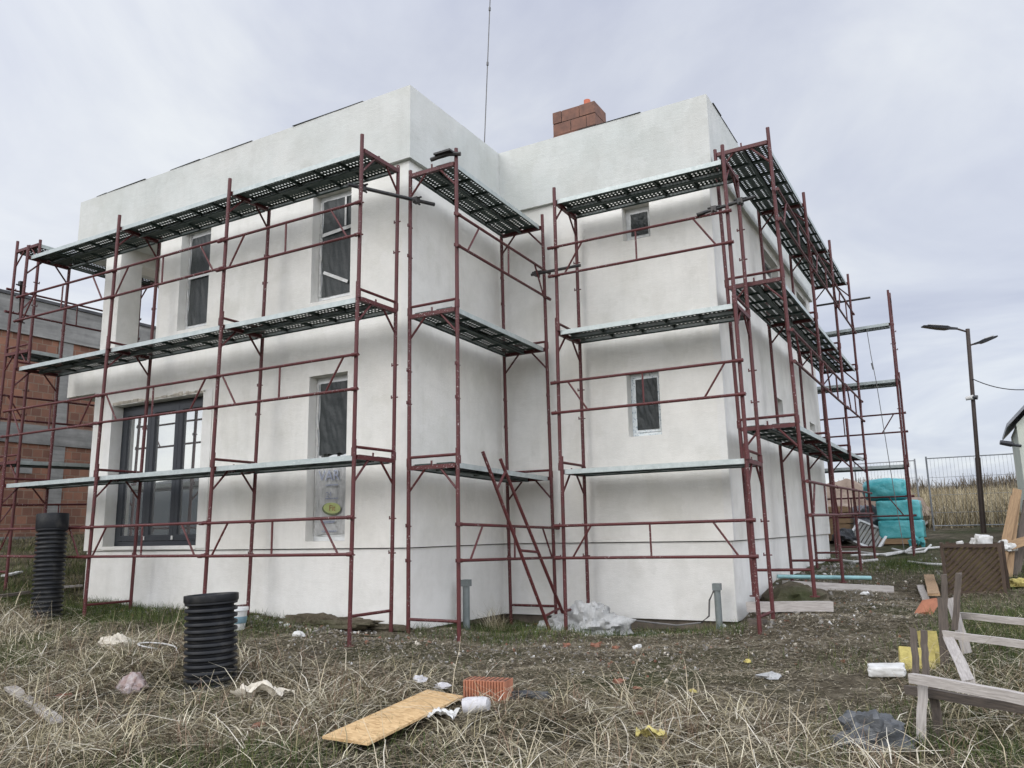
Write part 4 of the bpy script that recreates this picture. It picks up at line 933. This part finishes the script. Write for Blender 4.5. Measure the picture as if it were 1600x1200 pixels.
# white wire loops
pw = G(255, 1022); mb = MB(); mb.tube([pw+Vector((.2*math.cos(a)-.05*a, .1*math.sin(a), .05+.05*math.sin(a*.5))) for a in [k*.5 for k in range(20)]], .008, 6)
solo('wire_coil', mb, M_WHITE, 'loose white wire coil in the grass beside the shorter pipe', 'wire', smooth=True, off=tuple(pw))
# timber balks under the side scaffold
a, b_ = G(1168, 972), G(1301, 958); a.z = b_.z = .20
board('timber_balk', a, b_, .11, .12, M_WGREY, label='grey timber balk under the first side frame', cat='timber', group='timber balks under the side scaffold')
a, b_ = G(1172, 978), G(1196, 976); board('timber_block', (a.x, a.y-.02, .06), (b_.x, b_.y-.02, .06), .12, .12, M_WDARK, label='short timber block beneath the first balk', cat='timber')
a, b_ = G(1226, 920), G(1393, 926); a.z += .06; b_.z += .04
board('timber_balk', a, b_, .14, .11, M_WGREY, label='long grey timber balk under the second side frame', cat='timber', group='timber balks under the side scaffold')
a2, b2 = G(1216, 916), G(1362, 919); mb = MB(); mb.tube([a2+Vector((0, 0, .14)), b2+Vector((0, 0, .15))], .03, 10); solo('plastic_pipe', mb, M_TEALP, 'pale teal plastic pipe lying along the long balk', 'pipe', smooth=True, off=tuple(a2))
# yard at the back right: bales, pallets, window, tarpaulin, pipes, sand heap
bx = 4.53; by = 12.9; bz = tz(bx, by)+.09
mb = MB()
for yy in (-.45, 0, .45): mb.box(bx-.48, by+yy-.05, bz-.12, bx+.48, by+yy+.05, bz-.02)
mb.box(bx-.5, by-.5, bz-.018, bx+.5, by+.52, bz)
solo('pallet', mb, M_WTAN, 'wooden pallet under the teal wrapped bales', 'pallet', off=(bx, by, bz-.12))
for k, (dx, sx, sz, z_, lb) in enumerate(((.02, .94, .42, 0, 'lowest teal wrapped bale on the pallet'), (0.0, .92, .45, .42, 'middle teal wrapped bale of the stack'), (-.24, .98, .52, .87, 'rounded topmost teal bale of the stack'))):
    solo('wrapped_bale', softbox(sx, .95, sz, k*3.3, .07 if k == 2 else .03, 14, 4. if k == 2 else 16.), M_TEAL, lb, 'bale', 'stacked teal bales', True, (bx+dx, by, bz+z_))
p_ = G(1432, 860); solo('teal_film_scrap', sheet(.3, .25, .2, 2.2), M_TEAL, 'loose flap of teal film beside the bale stack', 'plastic film', None, True, (p_.x, p_.y+.3, p_.z+.05))
st = thing('crate_stack', 'stack of brown wooden crates beyond the house corner', 'crates', (2.9, 13.2, tz(2.9, 13.2)))
for k in range(6):
    z = tz(2.9, 13.2)+.03+k*.135; mb = MB()
    for i in range(1): mb.box(2.35+random.uniform(-.02, .02), 12.7, z, 3.44+random.uniform(-.03, .03), 13.7, z+.115)
    mb.box(2.40, 12.76, z+.115, 3.36, 13.6, z+.135); part('crate', mb, M_WTAN, st)
th_ = thing('window_unit', 'old white window unit lying tilted against the teal bales', 'window', (3.72, 12.2, tz(3.7, 12.2)), None, (R(-38), R(24), R(-12)))
mb = MB(); frame_rect(mb, -.40, .34, .05, .68, 0, .10, .05); part('frame', mb, M_PVC, th_, local=True)
mb = MB()
for k in range(8): mb.box(-.33+k*.085, .03, .10, -.27+k*.085, .05, .63)
part('grille', mb, simple('grey_grille', (.20, .20, .18), (.3, .3, .28)), th_, local=True)
solo('tarpaulin', lump(.55, .4, .42, 2.9, .5), simple('grey_tarp', (.23, .235, .25), (.12, .12, .13), 4, .5, 0, .05), 'crumpled grey tarpaulin heap between crates and teal bales', 'tarpaulin', None, True, (3.75, 13.6, tz(3.75, 13.6)+.35))
solo('black_bag', lump(.26, .22, .2, 6.1, .5), M_BAG, 'black bag lying between crates and white window unit', 'bag', None, True, (3.36, 12.3, tz(3.3, 12.3)+.16))
solo('sand_heap', lump(1.9, 1.5, 1.15, 3.9, .3, 26), M_SAND, 'sandy brown soil heap beyond the crates', 'soil heap', None, True, (2.7, 17.5, tz(2.7, 17.5)+.1))
for k, (pts, lb) in enumerate((([(1300, 868), (1340, 866), (1385, 872), (1415, 866), (1432, 853)], 'long white pipe sweeping in front of the teal bales'), ([(1330, 872), (1380, 870), (1440, 862), (1478, 858)], 'white pipe running past the rear tower foot'),
        ([(1395, 862), (1420, 868), (1445, 866), (1455, 856)], 'short bent white pipe beside the teal flap'), ([(1420, 882), (1450, 886), (1480, 887)], 'thin white lath on the bare soil near the lattice crate'), ([(1300, 878), (1335, 882), (1372, 879)], 'white pipe half hidden between the side frames'))):
    ps = [G(*q_)+Vector((0, 0, .05)) for q_ in pts]; mb = MB(); mb.tube(ps, .022, 8); solo('white_pipe', mb, M_WHITE, lb, 'pipe', 'white pipes lying on the soil', True, off=tuple(ps[0]))
a, b_ = G(1428, 838), G(1478, 810); board('board', a+Vector((0, 0, .1)), b_+Vector((0, 0, .35)), .12, .03, M_WGREY, label='pale board slanting up behind the rear tower', cat='board')
# mesh fence panels
def fence(x0, y0, x1, y1, lbl):
    a, b_ = Vector((x0, y0, tz(x0, y0))), Vector((x1, y1, tz(x1, y1))); z0_ = min(a.z, b_.z); H_ = 1.85; d = (b_-a); d.z = 0; ln = d.length; d.normalize()
    t_ = thing('mesh_fence', lbl, 'fence', (x0, y0, z0_), 'wire mesh fence panels')
    for P_ in (a, b_): mb = MB(); mb.tube([(P_.x, P_.y, z0_-.15), (P_.x, P_.y, z0_+H_+.05)], .022, 8); part('post', mb, M_FENCE, t_, True)
    mb = MB(); s_ = Vector((x0, y0, 0))
    for z in (.12, H_): mb.tube([s_+Vector((0, 0, z0_+z)), s_+d*ln+Vector((0, 0, z0_+z))], .016, 6)
    for z in (.45, .9, 1.35): mb.tube([s_+Vector((0, 0, z0_+z)), s_+d*ln+Vector((0, 0, z0_+z))], .0045, 4)
    k = .09
    while k < ln: mb.tube([s_+d*k+Vector((0, 0, z0_+.12)), s_+d*k+Vector((0, 0, z0_+H_))], .0027, 4, cap=False); k += .09
    part('wire_mesh', mb, M_FENCE, t_)
fence(5.10, 15.5, 7.55, 15.5, 'wire fence panel behind the street lamp'); fence(7.6, 15.5, 10.05, 15.6, 'wire fence panel passing behind the pale shed'); fence(3.05, 18.2, 4.7, 18.05, 'wire fence panel behind the teal bales')
# street lamp
lb0 = Vector((6.18, 14.5, tz(6.18, 14.5))); lt = Vector((6.39, 14.5, 5.96))
lp = thing('street_lamp', 'slim dark street lamp with two flat heads before the wire fence', 'street lamp', lb0)
mb = MB(); mb.tube([lb0-Vector((0, 0, .2)), lb0+(lt-lb0)*.36], .062, 12); mb.tube([lb0+(lt-lb0)*.355, lt], .048, 12); part('pole', mb, M_POLE, lp, True)
def head(p0_, p1_, w_):
    x = (p1_-p0_).normalized(); y = x.cross(Vector((0, 0, 1))).normalized(); z = y.cross(x)*-1; ln = (p1_-p0_).length
    mb = MB(); pr = [(0, .03, .03), (.2, .045, .035), (.32, w_, .05), (.55, w_*1.05, .045), (1, w_*.75, .018)]; vs = []
    for t_, hw, hh in pr:
        c_ = p0_+x*ln*t_; vs += [c_+y*hw-z*hh*.5, c_-y*hw-z*hh*.5, c_-y*hw*.85+z*hh, c_+y*hw*.85+z*hh]
    fs = [(3, 2, 1, 0), (16, 17, 18, 19)]+[(i*4+j, i*4+(j+1) % 4, (i+1)*4+(j+1) % 4, (i+1)*4+j) for i in range(4) for j in range(4)]
    mb.add(vs, fs); h_ = part('lamp_head', mb, M_LAMP, lp, True)
    mb = MB(); c_ = p0_+x*ln*.66; M3 = Matrix((x, y, z)).transposed().to_4x4(); mb.box(-ln*.2, -w_*.7, -.045, ln*.2, w_*.7, -.03, M=Matrix.Translation(c_)@M3); part('lens', mb, M_LENS, h_)
    return h_
mb = MB(); mb.tube([lt-Vector((0, 0, .08)), lt+Vector((-.26, -.1, .03))], .024, 8); part('arm', mb, M_POLE, lp, True); head(lt+Vector((-.22, -.08, .03)), lt+Vector((-.98, -.42, .12)), .12)
p2 = lb0+(lt-lb0)*.915; mb = MB(); mb.tube([p2, p2+Vector((.14, -.02, .03))], .022, 8); part('arm', mb, M_POLE, lp, True); head(p2+Vector((.12, -.02, .03)), p2+Vector((.62, .1, .17)), .12)
p3 = lb0+(lt-lb0)*.65
cmr = thing('security_camera', 'small white camera strapped to the street lamp pole', 'camera', p3)
mb = MB(); mb.tube([p3+Vector((-.16, -.08, .0)), p3+Vector((.02, -.08, .02))], [.045, .06], 12); part('body', mb, M_WHITE, cmr, True)
mb = MB(); mb.tube([p3+Vector((.0, -.09, .02)), p3+Vector((.1, -.11, .0))], [.05, .055], 12); part('dome', mb, M_LAMP, cmr, True)
mb = MB(); q_ = lb0+(lt-lb0)*.75; e_ = Vector((7.75, 12.3, 4.05)); mb.tube([lerp(q_, e_, k/12)+Vector((0, 0, -.18*4*(k/12)*(1-k/12))) for k in range(13)], .012, 6)
solo('overhead_cable', mb, M_LAMP, 'dark cable sagging from the street lamp to the pale shed', 'cable', smooth=True, off=tuple(q_))
# pale shed at the picture's edge
sh = thing('shed', 'pale green shed with grey sheet roof behind the leaning boards', 'shed', (8.3, 13.5, .9))
mb = MB(); mb.box(7.02, 12.0, .6, 9.6, 15.0, 3.24); part('wall', mb, M_SHED, sh)
mb = MB(); pr = [(6.84, 3.18), (8.31, 4.68), (9.78, 3.18), (9.78, 3.25), (8.31, 4.77), (6.84, 3.25)]
n_ = len(pr); mb.add([(x, 11.8, z) for x, z in pr]+[(x, 15.2, z) for x, z in pr], [(0, 1, 4, 5), (1, 2, 3, 4), (11, 10, 7, 6), (10, 9, 8, 7), (0, 6, 7, 1), (1, 7, 8, 2), (5, 4, 10, 11), (4, 3, 9, 10), (0, 5, 11, 6), (2, 8, 9, 3)]); part('roof', mb, M_ROOFG, sh)
mb = MB(); mb.add([(7.02, 12.0, 3.24), (9.6, 12.0, 3.24), (8.31, 12.0, 4.6)], [(0, 1, 2)]); mb.add([(7.02, 15.0, 3.24), (9.6, 15.0, 3.24), (8.31, 15.0, 4.6)], [(2, 1, 0)]); part('gable', mb, M_SHED, sh)
fl = thing('floodlight', 'dark floodlight on a short arm fixed to the pale shed', 'floodlight', (7.0, 11.98, 2.84))
mb = MB(); mb.tube([(7.05, 12.0, 2.78), (6.92, 11.95, 2.80)], .03, 8); part('arm', mb, M_LAMP, fl, True)
mb = MB(); mb.tube([(6.93, 11.95, 2.80), (6.88, 11.94, 2.82), (6.68, 11.9, 2.87)], [.03, .06, .05], 10); part('head', mb, M_LAMP, fl, True)
# leaning boards by the shed
pl_ = G(1590, 905)
random.seed(21)
for k, lb in enumerate(('tan board leaning steeply by the pale shed, first of the bundle', 'tan board leaning in the middle of the bundle', 'darker tan board leaning behind the bundle', 'short tan board crossing the leaning bundle', 'tan board leaning nearest the lattice crate', 'long tan board at the back of the leaning bundle')):
    x = pl_.x-.12+k*.11; y = pl_.y+.15+k*.12
    if k == 3: board('board', (x-.25, y-.2, tz(x, y)+.45), (x+.25, y-.1, tz(x, y)+.62), .14, .025, M_WTAN, None, Vector((0, -1, .3)), lb, 'board', 'boards leaning by the shed')
    else: board('board', (x-.10+random.uniform(-.05, .05), y, tz(x, y)), (x+.22+random.uniform(-.05, .08), y+.5, tz(x, y)+random.uniform(.95, 1.45)), .13, .025, M_WTAN if k != 2 else M_WDARK, None, Vector((.25, -1, .3)), lb, 'board', 'boards leaning by the shed')
# lattice crate with foam offcuts
A = G(1480, 929); B = G(1571, 929); hc = onY(1525, 850, A.y).z-A.z
lc = thing('lattice_crate', 'dark brown lattice sided crate full of white foam', 'crate', A)
dx_ = (B-A); dx_.z = 0; ln = dx_.length; dx_.normalize(); nn = Vector((-dx_.y, dx_.x, 0))
def pt(u, d_, z): return A+dx_*u+nn*d_+Vector((0, 0, z))
for d_ in (0., .62):
    mb = MB(); nsl = 9
    for sgn in ((1, -1) if d_ == 0 else (1,)):
        for k in range(-nsl*2, nsl*3, 1 if sgn > 0 else 5):
            u0 = k*ln/nsl*1.0; z0_, z1_ = .04, hc-.03; u1 = u0+sgn*(z1_-z0_)
            seg = [(u0, z0_), (u1, z1_)]
            (ua, za), (ub, zb_) = seg
            def cl(ua, za, ub, zb_):
                if ua > ub: ua, za, ub, zb_ = ub, zb_, ua, za
                if ub <= .03 or ua >= ln-.03: return None
                if ua < .03: t_ = (.03-ua)/(ub-ua); ua, za = .03, za+(zb_-za)*t_
                if ub > ln-.03: t_ = (ln-.03-ua)/(ub-ua); ub, zb_ = ln-.03, za+(zb_-za)*t_
                return ua, za, ub, zb_
            r_ = cl(ua, za, ub, zb_)
            if not r_ or r_[2]-r_[0] < .02: continue
            a = pt(r_[0], d_+(.012 if sgn > 0 else .024), r_[1]); b_ = pt(r_[2], d_+(.012 if sgn > 0 else .024), r_[3]); dd = (b_-a).normalized(); s2 = nn.cross(dd)*(.015 if sgn > 0 else .007); n2 = nn*.005
            mb.add([a-s2-n2, a+s2-n2, b_+s2-n2, b_-s2-n2, a-s2+n2, a+s2+n2, b_+s2+n2, b_-s2+n2], [(0, 1, 2, 3), (7, 6, 5, 4), (0, 4, 5, 1), (1, 5, 6, 2), (2, 6, 7, 3), (3, 7, 4, 0)])
    part('lattice_panel', mb, M_LATT, lc)
for u, d_ in ((0, 0), (ln, 0), (0, .62), (ln, .62)):
    board('corner_post', pt(u, d_, -.05), pt(u, d_, hc+.02), .045, .045, M_LATT, lc, Vector((0, 1, 0)))
for d_ in (-.012, .632):
    for z in (.03, hc-.02): board('edge_rail', pt(0, d_, z), pt(ln, d_, z), .03, .05, M_LATT, lc)
mb = MB(); mb.add([pt(.02, .05, .05), pt(ln-.02, .05, .05), pt(ln-.02, .58, .05), pt(.02, .58, .05), pt(.02, .05, hc-.05), pt(ln-.02, .05, hc-.05), pt(ln-.02, .58, hc-.05), pt(.02, .58, hc-.05)], [(0, 1, 2, 3), (0, 4, 5, 1), (1, 5, 6, 2), (2, 6, 7, 3), (3, 7, 4, 0)]); part('liner', mb, simple('olive_liner', (.27, .215, .11), (.17, .13, .07), 6, .9), lc)
for k, (u, s_, lb) in enumerate(((ln*.30, .09, 'small white foam cube on the lattice crate'), (ln*.70, .2, 'large white foam offcut heaped on the lattice crate'), (ln*.55, .14, 'flat white foam offcut in the lattice crate middle'))):
    q_ = pt(u, .25, hc-.03); solo('foam_offcut', softbox(s_, s_*.7, s_*.75, k*5.1, .25, 8, 6.), M_WHITE, lb, 'foam piece', 'foam offcuts in the lattice crate', True, q_, (R(10), R(12*k-8), .4*k))
q_ = G(1577, 890); solo('white_bag', lump(.13, .12, .14, 4.1, .4), M_WHITE, 'white plastic bag hanging at the crate side', 'bag', None, True, (q_.x-.02, q_.y-.6, q_.z+.35))
q_ = G(1592, 920); solo('yellow_bag', lump(.15, .12, .09, 7.1, .5), M_YEL, 'yellow plastic bag on the ground beside the lattice crate', 'bag', None, True, (q_.x, q_.y, q_.z+.05))
# broken timber trestle in the near corner
def at(px, py, Y): return onY(px, py, Y)
ft = G(1437, 1160); YL = ft.y
tr = thing('timber_trestle', 'broken grey timber trestle with long rails and pickets', 'trestle', ft)
topL = at(1443, 1062, YL); zr = topL.z
board('leg', ft-Vector((0, 0, .05)), topL, .062, .03, M_WGREY, tr, Vector((0, -1, 0)))
a = onZ(1424, 1058, zr+.02); b_ = onZ(1640, 1098, zr+.02); board('rail', a+Vector((0, -.03, 0)), b_+Vector((0, -.03, 0)), .05, .064, M_WGREY, tr)
a = onZ(1415, 1082, zr-.11); b_ = onZ(1640, 1120, zr-.11); board('rail', a+Vector((0, .12, 0)), b_+Vector((0, .12, 0)), .05, .06, M_WDARK, tr)
for px, y0_, y1_ in ((1428, 982, 1062), (1444, 984, 1066)):
    p0_ = at(px+4, y1_, YL+.1); p1_ = at(px-1, y0_, YL+.15); board('picket', p0_, p1_, .045, .025, M_WDARK, tr, Vector((0, -1, 0)))
p0_ = Vector((topL.x+.05, YL+.14, tz(topL.x, YL)-.02)); board('leg', p0_, at(1457, 1066, YL+.14), .06, .035, M_WDARK, tr, Vector((0, -1, 0)))
fb = G(1478, 1052); Y2 = fb.y
t2 = thing('timber_trestle', 'second broken trestle with dark posts and two pale rails', 'trestle', fb)
for (x0, y0_, x1, y1_, w_, ma) in ((1477, 1050, 1472, 933, .075, M_WDARK), (1477, 985, 1475, 897, .05, M_WDARK), (1492, 985, 1498, 895, .055, M_WDARK)):
    board('post', at(x0, y0_, Y2+.03), at(x1, y1_, Y2+.03), w_, .04, ma, t2, Vector((0, -1, 0)))
z2 = at(1478, 990, Y2).z; a = onZ(1476, 991, z2); b_ = onZ(1640, 1012, z2); board('rail', a, b_, .04, .062, M_WGREY, t2)
z1 = at(1500, 960, Y2+.45).z; a = onZ(1498, 961, z1); b_ = onZ(1640, 976, z1); board('rail', a, b_, .04, .058, M_WGREY, t2)
board('brace', at(1515, 1066, YL+.5), at(1482, 996, Y2-.05), .085, .03, M_WGREY, t2, Vector((0, -1, .4)))
board('brace', at(1511, 1020, Y2+.1), at(1485, 935, Y2+.25), .085, .03, M_WGREY, t2, Vector((0, -1, .4)))
# boards and a clay tile beside it
q_ = G(1452, 962); solo('clay_tile', MB().box(-.10, -.13, 0, .10, .13, .07), M_CLAY, 'orange clay tile leaning on boards beside the dark posts', 'tile', None, False, (q_.x, q_.y, q_.z+.06), (R(35), R(-12), R(-35)))
a, b_ = G(1462, 950), G(1452, 905); board('board', a+Vector((0, 0, .16)), b_+Vector((0, 0, .06)), .14, .03, M_WTAN, label='grey brown board lying behind the clay tile', cat='board')
a, b_ = G(1448, 945), G(1438, 920); board('board', a+Vector((0, 0, .05)), b_+Vector((0, 0, .04)), .09, .03, M_WGREY, label='short pale board beside the clay tile', cat='board')
a, b_ = G(14, 1086), G(90, 1138); board('board', a+Vector((0, 0, .06)), b_+Vector((0, 0, .05)), .1, .025, M_WGREY, label='grey weathered board sinking into straw at the near edge', cat='board')
a, b_ = G(-20, 942), G(45, 932); board('board', a+Vector((0, 0, .07)), b_+Vector((0, 0, .07)), .12, .04, M_WDARK, label='dark board lying behind the taller corrugated pipe', cat='board')
a, b_ = G(90, 925), G(126, 922); board('board', a+Vector((0, 0, .07)), b_+Vector((0, 0, .07)), .10, .03, M_WGREY, label='pale board lying between taller pipe and house end', cat='board')
a, b_ = G(5, 905), G(32, 898); board('board', a+Vector((0, 0, .05)), b_+Vector((0, 0, .05)), .10, .03, M_WHITE, label='white plank in the grass behind the taller pipe', cat='board')
# weed tuft in the recess
pw = G(772, 985); pts = np.array([[pw.x+rng.normal(0, .09), pw.y+rng.normal(0, .09), pw.z] for _ in range(160)])
tu = ribbon('weed_clump', pts, rng.uniform(.15, .42, 160), rng.uniform(.004, .009, 160), rng.uniform(0, 6.28, 160), R(1)*rng.uniform(50, 88, 160), R(1)*rng.uniform(-10, 60, 160), STRAW)
del tu['kind']; tu['label'] = 'dry weed clump growing at the foot of the recess scaffold'; tu['category'] = 'plant'

# ------------------------------------------------------------------ light
SUN_EL, SUN_AZ = 30, 200                      # azimuth clockwise from +Y: from behind and left of the camera
w = bpy.data.worlds.new('World'); S.world = w; w.use_nodes = True; nt = w.node_tree; N, Lk = nt.nodes, nt.links
bg = N['Background']; bg.inputs['Strength'].default_value = .1
sky = N.new('ShaderNodeTexSky'); sky.sky_type = 'NISHITA'; sky.sun_disc = False; sky.sun_elevation = R(SUN_EL); sky.sun_rotation = R(SUN_AZ); sky.altitude = 600
tc = N.new('ShaderNodeTexCoord'); sx = N.new('ShaderNodeSeparateXYZ'); Lk.new(tc.outputs['Generated'], sx.inputs[0])
def mth(op, a, b_=None, c=None):
    n_ = N.new('ShaderNodeMath'); n_.operation = op
    for i, v in enumerate((a, b_, c)):
        if v is None: continue
        if hasattr(v, 'node'): Lk.new(v, n_.inputs[i])
        else: n_.inputs[i].default_value = v
    return n_.outputs[0]
zc = mth('MAXIMUM', sx.outputs['Z'], 0.); dv = mth('ADD', zc, .22)
cb = N.new('ShaderNodeCombineXYZ'); Lk.new(mth('DIVIDE', sx.outputs['X'], dv), cb.inputs['X']); Lk.new(mth('DIVIDE', sx.outputs['Y'], dv), cb.inputs['Y'])
ns = N.new('ShaderNodeTexNoise'); ns.inputs['Scale'].default_value = 1.1; ns.inputs['Detail'].default_value = 7; ns.inputs['Roughness'].default_value = .55; ns.inputs['Distortion'].default_value = .5; Lk.new(cb.outputs[0], ns.inputs['Vector'])
cl = ramp(nt, ns.outputs['Fac'], [(.36, (4.7, 5.0, 6.15)), (.51, (6.15, 6.45, 7.3)), (.64, (7.9, 8.15, 8.4))])
back = mth('MULTIPLY_ADD', mth('MULTIPLY_ADD', sx.outputs['X'], .55, mth('MULTIPLY', sx.outputs['Y'], -.9)), .5, .5)     # 0 ahead .. 1 behind the photographer
bk2 = mth('POWER', mth('MAXIMUM', mth('MINIMUM', back, 1.), 0.), 1.5)
gain = mth('MULTIPLY_ADD', bk2, 1.35, .94); zen = mth('MULTIPLY_ADD', mth('MAXIMUM', mth('SUBTRACT', zc, .55), 0.), .7, 1.)
sidew = mth('MULTIPLY_ADD', mth('MAXIMUM', mth('SUBTRACT', sx.outputs['X'], .12), 0.), .9, mth('MULTIPLY_ADD', sx.outputs['Y'], -.12, 1.08))
g_ = mth('MULTIPLY', mth('MULTIPLY', gain, zen), sidew)
vm = N.new('ShaderNodeVectorMath'); vm.operation = 'SCALE'; Lk.new(cl, vm.inputs[0]); Lk.new(g_, vm.inputs['Scale'])
low = mth('MULTIPLY', bk2, mth('SUBTRACT', 1., mth('MINIMUM', mth('MULTIPLY', zc, 2.2), 1.)))
warm = mix(nt, mth('MULTIPLY', low, .55), vm.outputs[0], (12.5, 11.4, 9.6))
fin = mix(nt, .12, warm, sky.outputs['Color'])
Lk.new(fin, bg.inputs['Color'])
sl = bpy.data.lights.new('sun', 'SUN'); so = bpy.data.objects.new('sun', sl); COL.objects.link(so)
sl.energy = 1.15; sl.angle = R(40); sl.color = (1, .96, .90)
az, el = R(SUN_AZ), R(SUN_EL); dr = Vector((math.sin(az)*math.cos(el), math.cos(az)*math.cos(el), math.sin(el)))
so.rotation_euler = dr.to_track_quat('Z', 'Y').to_euler(); so.location = (0, -20, 30)
S.view_settings.view_transform = 'Standard'; S.view_settings.look = 'None'; S.view_settings.exposure = .28; S.view_settings.gamma = 1
S.cycles.max_bounces = 6; S.cycles.use_denoising = True
